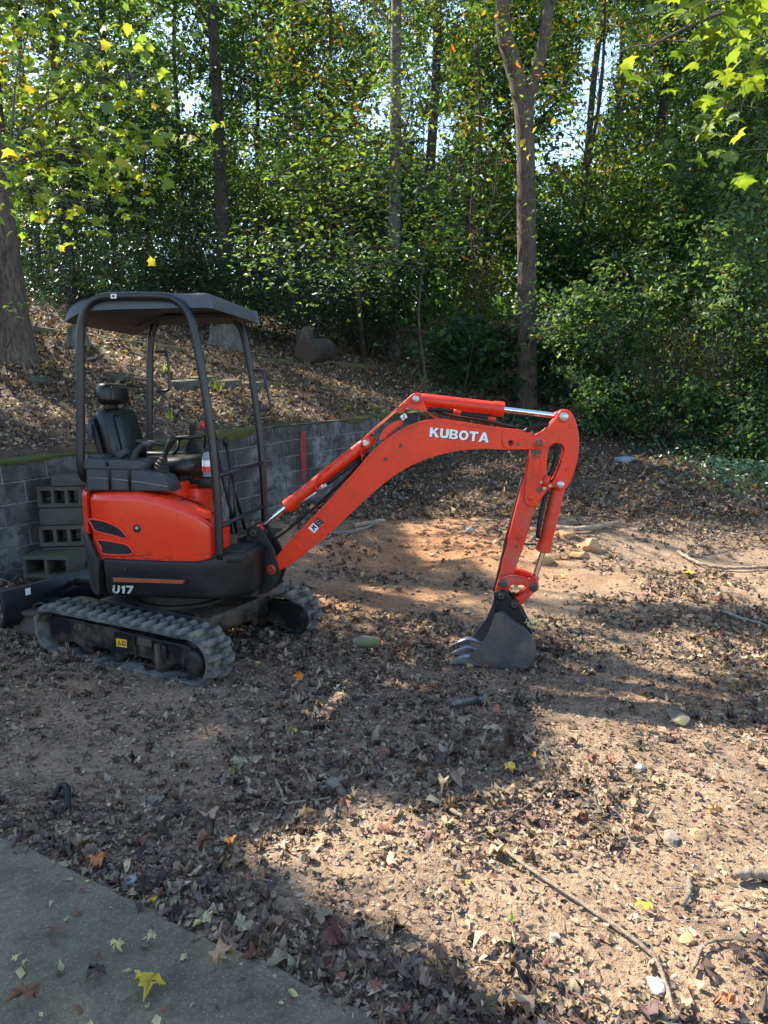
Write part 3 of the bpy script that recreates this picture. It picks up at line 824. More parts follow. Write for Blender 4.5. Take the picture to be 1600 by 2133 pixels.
def joystick(x, y, z, lean, lab):
    prof = [(0, .072)]; h = 0.0
    for k in range(6):
        r0 = .070 - k * .0085
        prof += [(h + .004, r0), (h + .016, r0), (h + .020, r0 - .010)]; h += .021
    prof += [(h + .01, .018)]
    a = np.array([x, y, z]); d = np.array([lean * .35, 0, 1.]); d /= np.linalg.norm(d)
    lathe('joystick_boot', a, a + d, prof, MAT['hose'] if lab else MAT['weight'], EX, 20)
    t0 = a + d * (h - .01)
    hp = catmull([t0, t0 + np.array([.02 * lean, 0, .05]), t0 + np.array([.055 * lean, 0, .11]), t0 + np.array([.08 * lean, 0, .135])], 5)
    V, F = sweep_arrays(hp, np.interp(np.linspace(0, 1, len(hp)), [0, .3, .7, 1], [.013, .016, .024, .02]), 12)
    link('joystick_grip', pymesh('joystick_grip', V, F, True), MAT['hose'], EX)
joystick(.02, -.33, 1.228, 1.0, False)
joystick(-.015, .27, 1.30, .15, True)
rbox('armrest', (-.085, -.20, 1.435), (.20, .06, .03), MAT['frame'], EX, .012, 2, (0, R(6), R(4)))
tube('armrest_bracket', [(-.16, -.2, 1.42), (-.2, -.2, 1.36), (-.26, -.2, 1.34)], .012, BLK, EX, 8)
rbox('armrest', (.0, .22, 1.45), (.20, .06, .03), MAT['frame'], EX, .012, 2, (0, R(-4), R(4)))
tube('armrest_bracket', [(-.08, .22, 1.44), (-.1, .22, 1.36), (-.16, .22, 1.30)], .012, BLK, EX, 8)
rbox('lever_knob', (-.19, -.38, 1.375), (.075, .06, .04), MAT['grey_plastic'], EX, .01, 2, (0, R(-35), 0))
for xl in (-.25, -.115):
    tube('blade_lever', [(xl, -.462, 1.15), (xl, -.462, 1.25), (xl - .004, -.455, 1.31), (xl - .006 + (.02 if xl > -.2 else 0), -.44, 1.36)], .0075, BLK, EX, 8)
tube('lever_grip', [(-.256, -.455, 1.30), (-.262, -.452, 1.365)], .014, BLK, EX, 10)
tube('lever_grip', catmull([(-.10, -.44, 1.33), (-.07, -.42, 1.40), (-.03, -.41, 1.435), (.02, -.41, 1.43)], 4), .018, MAT['weight'], EX, 10)
for (a, b_) in (((.257, .05, 1.44), (.391, .05, .80)), ((.30, .14, 1.40), (.42, .14, .80))):
    tube('travel_lever', [a, ((a[0] + b_[0]) / 2 - .01, a[1], (a[2] + b_[2]) / 2), b_], .012, BLK, EX, 8)
    tube('travel_grip', [(a[0] - .012, a[1], a[2] + .06), a], .019, MAT['hose'], EX, 10)
for x_, zt in ((.371, 1.20), (.404, 1.21)):
    tube('pedal_rod', [(x_, -.02, zt), (x_ + .008, -.02, .78)], .008, BLK, EX, 6)
tube('safety_lever', [(.03, .40, 1.36), (.045, .40, 1.48), (.02, .40, 1.53)], .008, BLK, EX, 8)
tube('safety_grip', [(.025, .40, 1.50), (.02, .40, 1.56)], .014, MAT['red_grip'], EX, 8)
for k, (x_, y_) in enumerate(((.47, -.05), (.50, .06), (.50, .17), (.45, -.14))):
    rbox('foot_pedal', (x_, y_, .795), (.13, .07, .012), MAT['rust'], EX, .003, 1, (0, R(-18), 0))
rbox('pedal_block', (.44, -.17, .79), (.07, .05, .07), MAT['rust'], EX, .006)

# ---- roll-over frame and canopy
rops = catmull([(-.455, -.16, 1.175), (-.458, -.30, 1.185), (-.455, -.415, 1.225), (-.445, -.452, 1.31), (-.43, -.455, 1.5), (-.405, -.455, 1.85), (-.39, -.455, 2.07), (-.368, -.455, 2.20), (-.315, -.455, 2.29), (-.235, -.455, 2.332), (-.10, -.455, 2.338), (.17, -.455, 2.330), (.255, -.455, 2.305), (.315, -.455, 2.245), (.350, -.455, 2.15), (.393, -.455, 1.9), (.424, -.455, 1.65), (.450, -.455, 1.37), (.462, -.455, 1.05), (.462, -.455, .72)], 5)
for sgn in (1, -1):
    tube('canopy_post', [(x, y * sgn, z) for x, y, z in rops], .0265, FRM, EX, 14)
for z, x in ((1.248, .456), (.925, .463)):
    tube('crossbar', [(x, -.455, z), (x, .455, z)], .015, FRM, EX, 10)
tube('crossbar', [(-.455, -.16, 1.175), (-.455, .16, 1.175)], .0265, FRM, EX, 12)
for x0, z0, z1 in ((-.34, 2.07, 1.78), (.405, 1.93, 1.64)):
    dx = .0 if x0 < 0 else .035
    tube('grab_handle', [(x0 - .01, .455, z0), (x0 + .05, .455, z0 - .0), (x0 + .085, .455, z0 - .035), (x0 + .09 + dx, .455, z1 + .04), (x0 + .065 + dx, .455, z1 + .005), (x0 + dx - .01, .455, z1)], .011, FRM, EX, 8, 4)
rp = ccw(catmull([(-.49, -.42), (-.475, -.45), (-.3, -.457), (.3, -.452), (.41, -.448), (.455, -.42), (.462, -.3), (.462, .3), (.455, .42), (.41, .448), (-.3, .457), (-.475, .45), (-.495, .3), (-.495, -.3)], 3, True))
def rz_(x, y): return float(np.interp(x, [-.52, -.47, -.41, -.34, -.25, .5], [-.085, -.06, -.028, -.008, 0, 0]))
loops = []
for ins_, z in ((.10, 2.315), (.03, 2.305), (.012, 2.262), (0, 2.262), (.004, 2.285), (.018, 2.335), (.035, 2.352), (.10, 2.358), (.20, 2.364)):
    q = inset2d(rp, ins_); loops.append([(x, y, z + rz_(x, y) * (1 if z > 2.2 else 1)) for x, y in q])
link('canopy_roof', loft_mesh('canopy_roof', loops, angle=35), MAT['roof'], EX)
rbox('roof_beam', (.0, -.2, 2.30), (.72, .03, .02), BLK, EX, .005); rbox('roof_beam', (.0, .2, 2.30), (.72, .03, .02), BLK, EX, .005)
tube('lifting_eye', [(-.17 + .035 * math.cos(a), -.38, 2.375 + .035 * math.sin(a)) for a in np.linspace(-.3, math.pi + .3, 12)], .006, BLK, EX, 8)
pl = rbox('roof_label', (-.135, -.4825, 2.335), (.036, .002, .026), MAT['white_paint'], EX, 0)
rbox('label_mark', (-.135, -.4838, 2.335), (.018, .001, .014), MAT['ink'], pl and EX, 0)

# ---- swing bracket
BR = MAT['bracket']
sw = [(.505, .79), (.512, .845), (.54, .868), (.60, .868), (.63, .83), (.665, .77), (.705, .70), (.715, .66), (.735, .60), (.74, .54), (.71, .47), (.66, .40), (.56, .385), (.545, .41), (.575, .50), (.578, .63), (.52, .69), (.50, .73)]
for y0, y1 in ((-.085, -.058), (.058, .085)):
    plate('swing_plate', sw, y0, y1, BR, EX, [], .005)
rbox('swing_web', (.60, 0, .70), (.05, .12, .26), BR, EX, .01)
lathe('swing_post', (.53, 0, .40), (.53, 0, .70), [(0, .06), (.02, .075), (.06, .075), (.062, .05), (.22, .05), (.225, .085), (.28, .085), (.3, .06)], BR, EX, 24)
rbox('swing_lug', (.50, -.05, .655), (.18, .12, .05), BR, EX, .02); rbox('swing_lug', (.50, -.03, .44), (.20, .14, .06), BR, EX, .02)
lathe('swing_cylinder', (.18, -.20, .50), (.56, -.13, .44), [(0, .03), (.24, .03), (.245, .016), (.385, .016)], BR, EX, 14)
lathe('cylinder_eye', (.565, -.13, .40), (.565, -.13, .48), [(0, .04), (.08, .04)], BR, EX, 16)
rbox('skid_shoe', (.64, 0, .40), (.16, .17, .05), MAT['rust'], EX, .015, 2, (0, R(-14), 0))
pin('bracket_bolt', .515, .745, -.085, -.095, .012, MAT['pin'], EX); 
for k in range(5):
    tube('hydraulic_hose', [(.42, -.12 + k * .02, .60 - k * .022), (.50, -.105 + .008 * k, .565 - k * .022), (.60, -.06, .56 - k * .02), (.66, -.04 + .02 * k, .64)], .012, MAT['hose'], EX, 7, 4)
pin('boom_cylinder_pin', .558, .823, .095, -.098, .024, MAT['grease'], EX, True)
pin('boom_cylinder_pin', .558, .823, -.086, -.093, .035, BR, EX)

# ---- boom
bt = [(.650, .590), (.665, .618), (.705, .652), (.762, .717), (.899, .855), (1.095, 1.058), (1.218, 1.193), (1.316, 1.304), (1.399, 1.395), (1.487, 1.468), (1.604, 1.540), (1.700, 1.575), (1.806, 1.587), (1.921, 1.572), (2.091, 1.547), (2.232, 1.529)]
bb = [(2.263, 1.409), (2.094, 1.416), (1.923, 1.398), (1.809, 1.371), (1.693, 1.330), (1.576, 1.270), (1.458, 1.186), (1.338, 1.079), (1.216, .965), (1.092, .847), (.919, .698), (.775, .587), (.71, .548), (.675, .538), (.652, .552), (.645, .572)]
boom_ol = [tuple(p) for p in catmull(bt, 3)] + [tuple(p) for p in catmull(bb, 3)]
boom = link('boom', plate_mesh('boom', boom_ol, -.078, .078, [], .006), RED, EX)
# flanges standing proud along both edges
for crv in (bt[3:], bb[:-4]):
    c = catmull(crv, 4); V = []; F = []
    T = np.gradient(c, axis=0); T /= np.linalg.norm(T, axis=1)[:, None]; nn = np.stack([-T[:, 1], T[:, 0]], 1)
    if crv is bt[3:]: pass
    for p, n_ in zip(c, nn):
        for dn, y in ((-.006, -.086), (.006, -.086), (.006, .086), (-.006, .086)):
            V.append((p[0] + n_[0] * (dn), y, p[1] + n_[1] * (dn)))
    for i in range(len(c) - 1):
        for k in range(4): F.append((i * 4 + k, i * 4 + (k + 1) % 4, i * 4 + 4 + (k + 1) % 4, i * 4 + 4 + k))
    F += [(3, 2, 1, 0), tuple(len(V) - 4 + k for k in range(4))]
    link('flange', pymesh('flange', V, F), RED, boom)
tip = [(2.225, 1.534), (2.30, 1.528), (2.344, 1.522), (2.40, 1.503), (2.443, 1.497), (2.478, 1.480), (2.490, 1.452), (2.478, 1.424), (2.443, 1.407), (2.25, 1.405), (2.215, 1.43), (2.21, 1.50)]
for y0, y1 in ((-.088, -.060), (.060, .088)):
    plate('boom_fork', tip, y0, y1, RED, boom, [circ(2.266, 1.447, .017)], .005)
plate('boom_foot_plate', [(.648, .575), (.66, .61), (.70, .646), (.84, .79), (.92, .705), (.775, .59), (.71, .552), (.675, .542)], -.0835, .0835, RED, boom, [], .004)
brk = [(1.300, 1.42), (1.303, 1.452), (1.318, 1.470), (1.396, 1.540), (1.514, 1.641), (1.625, 1.742), (1.645, 1.756), (1.668, 1.762), (1.695, 1.750), (1.708, 1.725), (1.717, 1.692), (1.737, 1.645), (1.765, 1.615), (1.82, 1.592), (1.80, 1.54), (1.60, 1.50), (1.45, 1.40), (1.34, 1.30), (1.305, 1.33)]
slot = [tuple(p) for p in catmull([(1.430, 1.468), (1.447, 1.510), (1.485, 1.550), (1.525, 1.574), (1.552, 1.574), (1.550, 1.556), (1.505, 1.524), (1.468, 1.490), (1.447, 1.465)], 3, True)]
for y0, y1 in ((-.071, -.045), (.045, .071)):
    plate('cylinder_bracket', brk, y0, y1, RED, boom, [slot, circ(1.558, 1.655, .016)], .004)
for (x, z, r, mt) in ((1.340, 1.440, .034, 'red'), (1.665, 1.722, .035, 'red'), (2.441, 1.451, .040, 'red')):
    pin('pin_boss', x, z, .098, -.098, r, MAT[mt], boom)
for (x, z, r, h_) in ((1.340, 1.440, .021, False), (1.665, 1.722, .022, False)):
    pin('pin', x, z, .106, -.106, r, MAT['pin'], boom, h_)
pin('pin', 2.441, 1.451, .106, -.106, .024, MAT['grease'], boom, True)
pin('pin', .676, .570, .10, -.10, .026, MAT['grease'], boom, True); pin('pin_boss', .676, .570, .092, -.092, .034, RED, boom)
pin('bolt', 1.468, 1.336, -.078, -.094, .011, MAT['grease'], boom); pin('bolt', 1.60, 1.69, -.07, -.082, .009, RED, boom); pin('bolt', 1.385, 1.505, -.07, -.08, .009, RED, boom)
lettering('lettering_shadow', 'KUBOTA', -.0796, 1.7575, 1.478, .378, .060, MAT['ink'], boom, R(-5.2), .07)
lettering('lettering', 'KUBOTA', -.0806, 1.752, 1.483, .378, .060, MAT['white_paint'], boom, R(-5.2), .07)
# decals
lab = plate('hazard_label', [(.944, .865), (.983, .831), (1.016, .868), (.978, .902)], -.0805, -.0785, MAT['white_paint'], boom, [], .0003)
plate('label_text', [(.980, .904), (1.018, .870), (1.051, .907), (1.014, .941)], -.0805, -.0785, MAT['ink'], boom, [], .0003)
plate('pictogram', [(.957, .866), (.966, .872), (.975, .858), (.984, .842), (.99, .85), (.982, .866), (1.0, .866), (1.004, .874), (.988, .880), (.981, .893), (.973, .888), (.976, .876), (.962, .878)], -.0815, -.0805, MAT['ink'], lab, [], .0002)
for k in range(3):
    f = k * .0135; plate('text_line', [(.990 + f, .908 - .012 * k), (1.018 + f * .9, .926 - .016 * k + .0), (1.0205 + f * .9, .9235 - .016 * k), (.9925 + f, .9055 - .012 * k)], -.0815, -.0805, MAT['pin'], lab, [], .0002)
lb = plate('lift_label', [(1.561, 1.613), (1.595, 1.632), (1.609, 1.606), (1.578, 1.585)], -.0735, -.0712, MAT['white_paint'], boom, [], .0003)
tube('hook_symbol', catmull([(1.592, -.0742, 1.622), (1.585, -.0742, 1.613), (1.592, -.0742, 1.605), (1.583, -.0742, 1.598), (1.576, -.0742, 1.603)], 4), .0028, MAT['ink'], lb, 5)
# ---- hydraulic cylinders
def cylinder(name, head, gland, rod_end, r, rr, mat, y=0):
    h, g, e = (np.array([p[0], y, p[1]]) for p in (head, gland, rod_end))
    L = np.linalg.norm(g - h)
    bd = lathe(name, h, g, [(0, r * .75), (.03, r * .98), (.05, r), (L - .075, r), (L - .074, r * 1.12), (L - .006, r * 1.12), (L, r * .9)], mat, EX, 22)
    lathe('piston_rod', g, e, [(0, rr), (np.linalg.norm(e - g), rr)], MAT['chrome'], bd, 18)
    d = (e - g) / np.linalg.norm(e - g)
    lathe('rod_eye', e - d * .055, e + d * .01, [(0, rr * 1.1), (.012, rr * 1.6), (.065, rr * 1.6)], mat if mat is not BR else BR, bd, 16)
    lathe('rod_eye', (e[0], .04, e[2]), (e[0], -.04, e[2]), [(0, rr * 1.9), (.08, rr * 1.9)], mat, bd, 16)
    return bd
bc = cylinder('boom_cylinder', (1.335, 1.437), (.772, .992), (.558, .823), .044, .0185, RED)
ac = cylinder('arm_cylinder', (1.667, 1.720), (2.223, 1.656), (2.587, 1.613), .042, .0175, RED)
kc = cylinder('bucket_cylinder', (2.584, 1.180), (2.497, .735), (2.440, .520), .042, .0185, ARM)
tube('oil_pipe', [(1.30, -.03, 1.34), (1.20, -.05, 1.262), (1.11, -.055, 1.195), (1.03, -.055, 1.135)], .013, MAT['hose'], EX, 8)
tube('hose_fitting', [(1.07, -.055, 1.162), (1.005, -.052, 1.115)], .015, MAT['pin'], EX, 8)
tube('oil_pipe', [(1.09, -.035, 1.285), (1.045, -.06, 1.25), (1.005, -.062, 1.20), (.995, -.06, 1.14), (1.01, -.052, 1.115)], .0075, RED, EX, 8, 4)
tube('oil_pipe', [(1.00, -.05, 1.11), (.93, -.045, 1.06), (.87, -.04, 1.02)], .008, MAT['pin'], EX, 8)
tube('oil_pipe', [(1.735, -.04, 1.645), (1.78, -.05, 1.655), (1.86, -.045, 1.650), (1.95, -.04, 1.630), (2.15, -.04, 1.60)], .012, MAT['hose'], EX, 8, 4)
tube('hose_fitting', [(1.90, -.05, 1.645), (1.95, -.05, 1.637)], .018, MAT['red'], EX, 8); tube('hose_fitting', [(2.12, -.045, 1.60), (2.17, -.045, 1.595)], .014, MAT['red'], EX, 8)
tube('hydraulic_hose', [(2.33, -.02, 1.50), (2.40, -.03, 1.545), (2.47, -.03, 1.56), (2.54, -.02, 1.545)], .015, MAT['hose'], EX, 8, 5)
# ---- arm
arm_up = [(2.374, 1.29), (2.383, 1.37), (2.392, 1.425), (2.420, 1.492), (2.470, 1.524), (2.510, 1.572), (2.540, 1.612), (2.556, 1.640), (2.578, 1.655), (2.600, 1.657), (2.625, 1.648), (2.649, 1.614), (2.672, 1.553), (2.686, 1.481), (2.687, 1.391), (2.674, 1.30), (2.648, 1.215), (2.625, 1.168), (2.600, 1.147), (2.577, 1.146), (2.545, 1.166), (2.515, 1.158), (2.494, 1.130), (2.470, 1.09), (2.450, 1.055), (2.425, 1.041), (2.39, 1.045), (2.367, 1.065), (2.36, 1.11)]
hole = [tuple(p) for p in catmull([(2.502, 1.400), (2.517, 1.432), (2.552, 1.446), (2.586, 1.434), (2.597, 1.400), (2.590, 1.345), (2.569, 1.287), (2.545, 1.225), (2.522, 1.198), (2.502, 1.225), (2.495, 1.30)], 4, True)]
for y0, y1 in ((-.064, -.036), (.036, .064)):
    plate('arm_plate', arm_up, y0, y1, RED, EX, [hole], .006, 4)
armo = plate('arm', [(2.372, 1.29), (2.40, 1.38), (2.49, 1.40), (2.492, 1.20), (2.455, 1.08), (2.424, 1.00), (2.375, .80), (2.315, .60), (2.30, .54), (2.27, .44), (2.24, .415), (2.205, .42), (2.190, .45), (2.20, .50), (2.225, .60), (2.268, .83), (2.309, 1.017), (2.342, 1.165)], -.052, .052, ARM, EX, [], .006)
tube('arm_edge', [(2.188, .0, .46), (2.225, 0, .64), (2.262, 0, .84), (2.304, 0, 1.02), (2.335, 0, 1.16), (2.36, 0, 1.25)], .009, MAT['grease'], EX, 8)
plate('arm_stiffener', [tuple(p) for p in catmull([(2.435, 1.378), (2.460, 1.36), (2.466, 1.32), (2.455, 1.25), (2.440, 1.234), (2.418, 1.245), (2.408, 1.285), (2.414, 1.345)], 4, True)], -.069, -.060, RED, EX, [[tuple(p) for p in catmull([(2.435, 1.366), (2.452, 1.352), (2.456, 1.32), (2.447, 1.256), (2.438, 1.246), (2.424, 1.255), (2.418, 1.285), (2.422, 1.34)], 4, True)]], .004)
pin('arm_boss', 2.405, 1.098, -.064, -.068, .022, RED, EX)
for (x, z, r, mt, y_) in ((2.587, 1.613, .027, 'pin', .074), (2.584, 1.188, .023, 'pin', .074)):
    pin('pin_boss', x, z, .069, -.069, r * 1.45, RED, EX); pin('pin', x, z, y_ + .006, -y_ - .006, r, MAT[mt], EX)
for (x, z) in ((2.633, 1.555), (2.628, 1.285)): pin('bolt', x, z, -.06, -.071, .013, RED, EX)
for (x, z) in ((2.467, 1.20), (2.519, 1.18), (2.484, 1.165)): pin('bolt', x, z, -.06, -.074, .012, MAT['pin'], EX)
tube('hose_clamp', [(2.485, -.085, 1.175), (2.503, -.085, 1.245)], .020, RED, EX, 12)
for (x, z) in ((2.337, .833), (2.324, .776)): pin('arm_boss', x, z, -.05, -.060, .016, ARM, EX); pin('bolt', x, z, -.058, -.064, .007, MAT['grease'], EX)
for dy in (-.02, .02):
    tube('hydraulic_hose', [(2.545, dy, 1.50), (2.560, dy, 1.40), (2.545, dy - .01, 1.30), (2.515, dy - .03, 1.23), (2.50, dy - .03, 1.16), (2.49, dy - .03, 1.08), (2.47, dy - .045, .98), (2.455, dy - .045, .84)], .0125, MAT['hose'], EX, 8, 5)
tube('hose_fitting', [(2.452, -.06, .845), (2.448, -.06, .815)], .012, MAT['pin'], EX, 8)
tube('oil_pipe', [(2.34, -.03, .795), (2.40, -.05, .792), (2.45, -.05, .795)], .006, BLK, EX, 6)
# ---- bucket linkage
lk = [tuple(p) for p in catmull([(2.214, .536), (2.222, .562), (2.247, .578), (2.303, .594), (2.378, .583), (2.432, .561), (2.464, .543), (2.472, .518), (2.460, .497), (2.438, .490), (2.412, .503), (2.385, .524), (2.345, .534), (2.300, .528), (2.275, .510), (2.246, .506), (2.220, .515)], 3, True)]
for y0, y1 in ((-.098, -.076), (.076, .098)):
    plate('guide_link', lk, y0, y1, ARM, EX, [], .005)
    tube('link_rim', [(x, y0 - .002 if y0 < 0 else y1 + .002, z) for x, z in lk[:18]], .005, ARM, EX, 6)
lk2 = [tuple(p) for p in catmull([(2.405, .535), (2.44, .55), (2.468, .525), (2.462, .49), (2.40, .425), (2.365, .385), (2.34, .372), (2.312, .39), (2.30, .42), (2.33, .435), (2.385, .475)], 3, True)]
plate('bucket_link', lk2, -.058, -.032, ARM, EX, [], .005); plate('bucket_link', lk2, .032, .058, ARM, EX, [], .005)
rbox('link_web', (2.385, 0, .455), (.10, .07, .03), ARM, EX, .006, 1, (0, R(-42), 0))
for (x, z) in ((2.245, .538), (2.440, .520)):
    pin('pin_boss', x, z, .104, -.104, .030, MAT['grease'], EX); pin('pin', x, z, .110, -.110, .017, MAT['grease'], EX, True)
# ---- bucket
bs = [(2.188, .340), (2.198, .362), (2.220, .372), (2.250, .364), (2.286, .329), (2.34, .292), (2.40, .254), (2.440, .212), (2.460, .152), (2.459, .096), (2.438, .046), (2.408, .010), (2.371, -.004), (2.18, -.008), (2.029, .052), (2.088, .126), (2.14, .203), (2.172, .285)]
BK = MAT['bucket']
sp_ = [tuple(p) for p in catmull(bs[:13], 3)] + [bs[13], bs[14]] + [tuple(p) for p in catmull(bs[14:] + [bs[0]], 3)[1:-1]]
bk = plate('bucket', sp_, -.198, -.184, BK, EX, [], .003)
plate('bucket_side', sp_, .184, .198, BK, bk, [], .003)
# wrapper sheet behind: from the top round the back to the cutting edge
wr = np.array([tuple(p) for p in catmull([(2.225, .352), (2.262, .345), (2.31, .300), (2.385, .252), (2.425, .205), (2.445, .150), (2.444, .098), (2.425, .055), (2.40, .025), (2.365, .012), (2.18, .008), (2.03, .040)], 4)])
T = np.gradient(wr, axis=0); T /= np.linalg.norm(T, axis=1)[:, None]; nn = np.stack([-T[:, 1], T[:, 0]], 1)
V = []; F = []
for p, n_ in zip(wr, nn):
    for dn, y in ((0, -.19), (.010, -.19), (.010, .19), (0, .19)): V.append((p[0] - n_[0] * dn, y, p[1] - n_[1] * dn))
for i in range(len(wr) - 1):
    for k in range(4): F.append((i * 4 + k, i * 4 + (k + 1) % 4, i * 4 + 4 + (k + 1) % 4, i * 4 + 4 + k))
F += [(3, 2, 1, 0), tuple(len(V) - 4 + k for k in range(4))]
link('bucket_shell', pymesh('bucket_shell', V, F, False), BK, bk)
ear = [tuple(p) for p in catmull([(2.186, .445), (2.200, .478), (2.236, .492), (2.272, .478), (2.296, .440), (2.345, .393), (2.388, .321), (2.425, .245), (2.44, .20), (2.39, .215), (2.30, .265), (2.235, .31), (2.198, .33), (2.196, .39)], 3, True)]
for y0, y1 in ((-.085, -.06), (.06, .085)): plate('bucket_ear', ear, y0, y1, MAT['black_plastic'], bk, [], .004)
plate('bucket_gusset', ear, -.16, -.148, MAT['black_plastic'], bk, [], .003) if False else None
for (x, z) in ((2.232, .452), (2.318, .398)): pin('pin_boss', x, z, .10, -.10, .033, MAT['black_plastic'], bk); pin('pin', x, z, .105, -.105, .020, MAT['grease'], bk, True)
for y_ in (-.168, 0, .168):
    V = []; 
    prof_ = [(2.185, .002, .022, .012), (2.12, .022, .024, .022), (2.035, .042, .026, .030), (2.00, .042, .026, .026), (1.955, .028, .024, .018), (1.905, .004, .016, .006)]
    loops = []
    for x, z, w, h_ in prof_: loops.append([(x, y_ - w, z - h_), (x, y_ + w, z - h_), (x, y_ + w, z + h_ * .7), (x, y_ + w * .6, z + h_), (x, y_ - w * .6, z + h_), (x, y_ - w, z + h_ * .7)])
    link('bucket_tooth', loft_mesh('bucket_tooth', loops, angle=30), MAT['teeth'], bk)
rbox('mud_smear', (2.16, -.1988, .03), (.11, .003, .035), MAT['rust'], bk, 0, 1, (0, R(8), 0))
# bottle of drink standing in the holder beside the seat
bt_ = empty('drink_bottle', (0, 0, 0)); bt_.location = EX.location + Euler((0, 0, R(-8.5))).to_matrix() @ Vector((.262, -.10, 1.205)); bt_.location.z = 1.205
tag(bt_, 'clear plastic bottle with red and white label beside the excavator seat', 'bottle')
m, t, b, _ = newmat('clear_plastic'); b.inputs['Base Color'].default_value = (.80, .84, .86, 1); b.inputs['Roughness'].default_value = .1; b.inputs['Transmission Weight'].default_value = .75; b.inputs['IOR'].default_value = 1.2
lathe('bottle_body', (0, 0, 0), (0, 0, .2), [(0, .034), (.01, .038), (.13, .038), (.15, .034), (.165, .016), (.18, .014)], m, bt_, 20)
lathe('bottle_cap', (0, 0, .168), (0, 0, .2), [(0, .017), (.022, .017), (.024, .014)], MAT['hose'], bt_, 16)
lathe('bottle_label', (0, 0, .035), (0, 0, .08), [(0, .0386), (.035, .0386)], MAT['red_grip'], bt_, 20)
lathe('bottle_label', (0, 0, .071), (0, 0, .12), [(0, .0386), (.04, .0386)], MAT['white_paint'], bt_, 20)
rbox('cup_holder', (.255, -.10, 1.165), (.12, .11, .075), BLK, EX, .02); rbox('holder_arm', (.17, -.08, 1.165), (.14, .05, .03), BLK, EX, .008)

# grease and scuff marks
def splotch(name, cx, cz, r, y, seed, mat, sx=1.0):
    r2 = np.random.default_rng(seed); ph = r2.uniform(0, 6.28, 5); ol = []
    for w in np.linspace(0, 2 * math.pi, 40, endpoint=False):
        rr = r * (1 + sum(.16 * math.sin((k * 2 + 3) * w + ph[k]) for k in range(5))); ol.append((cx + rr * sx * math.cos(w), cz + rr * math.sin(w)))
    return plate(name, ol, y, y + .0006, mat, EX, [], .0001)
splotch('grease_stain', 2.425, 1.385, .034, -.0650, 3, MAT['grease'], .9); splotch('grease_stain', 2.455, 1.15, .020, -.0650, 4, MAT['grease'])
splotch('scuff_mark', 1.565, 1.425, .016, -.0788, 6, MAT['rust'], .6)
for (x, z, r_) in ((.668, .56, .020), (2.31, 1.44, .012)): splotch('grease_stain', x, z, r_, -.0845 if x < 1 else -.0890, 8, MAT['grease'])
# hoses running from the swing post up behind the boom
for dy in (.03, .055):
    tube('hydraulic_hose', [(.50, dy, .62), (.62, dy + .03, .72), (.80, dy + .05, .86), (1.0, .10, 1.03), (1.2, .10, 1.22), (1.32, .09, 1.36)], .012, MAT['hose'], EX, 7, 5)
tube('hydraulic_hose', [(1.72, .05, 1.69), (1.80, .06, 1.64), (1.9, .06, 1.61), (2.1, .06, 1.58), (2.30, .03, 1.54)], .011, MAT['hose'], EX, 7, 5)
# ------------------------------------------------------------------ foliage helpers
def tmpl(kind):
    if kind == 'kite':
        V = [(0, -.5), (.27, .0), (0, .5), (-.27, .0)]; F = [(0, 1, 2), (0, 2, 3)]; z = [0, .07, 0, .07]
    elif kind == 'oval':
        V = [(0, -.5), (.20, -.22), (.25, .08), (0, .5), (-.25, .08), (-.20, -.22), (0, .0)]
        F = [(0, 1, 6), (1, 2, 6), (2, 3, 6), (3, 4, 6), (4, 5, 6), (5, 0, 6)]; z = [0, .06, .07, -.06, .07, .06, -.01]
    elif kind == 'chip':
        V = [(-.32, -.5), (.30, -.36), (.42, .44), (-.22, .5)]; F = [(0, 1, 2), (0, 2, 3)]; z = [0, .1, 0, .12]
    else:   # lobed maple / tulip leaf
        V = [(0, -.40), (.14, -.33), (.34, -.38), (.31, -.20), (.36, -.08), (.53, .08), (.36, .14), (.25, .20), (.24, .32), (.12, .36), (0, .56), (-.12, .36), (-.24, .32), (-.25, .20), (-.36, .14), (-.53, .08), (-.36, -.08), (-.31, -.20), (-.34, -.38), (-.14, -.33), (0, -.02)]
        F = [(i, (i + 1) % 20, 20) for i in range(20)]; z = [.02, 0, -.06, .03, .03, -.08, .02, .05, .0, .04, -.1, .04, 0, .05, .02, -.08, .03, .03, -.06, 0, .02]
    return np.array([(x, y, zz) for (x, y), zz in zip(V, z)], float), np.array(F)
TM = {k: tmpl(k) for k in ('kite', 'oval', 'chip', 'maple')}

def unit(v): return v / (np.linalg.norm(v, axis=-1, keepdims=True) + 1e-9)

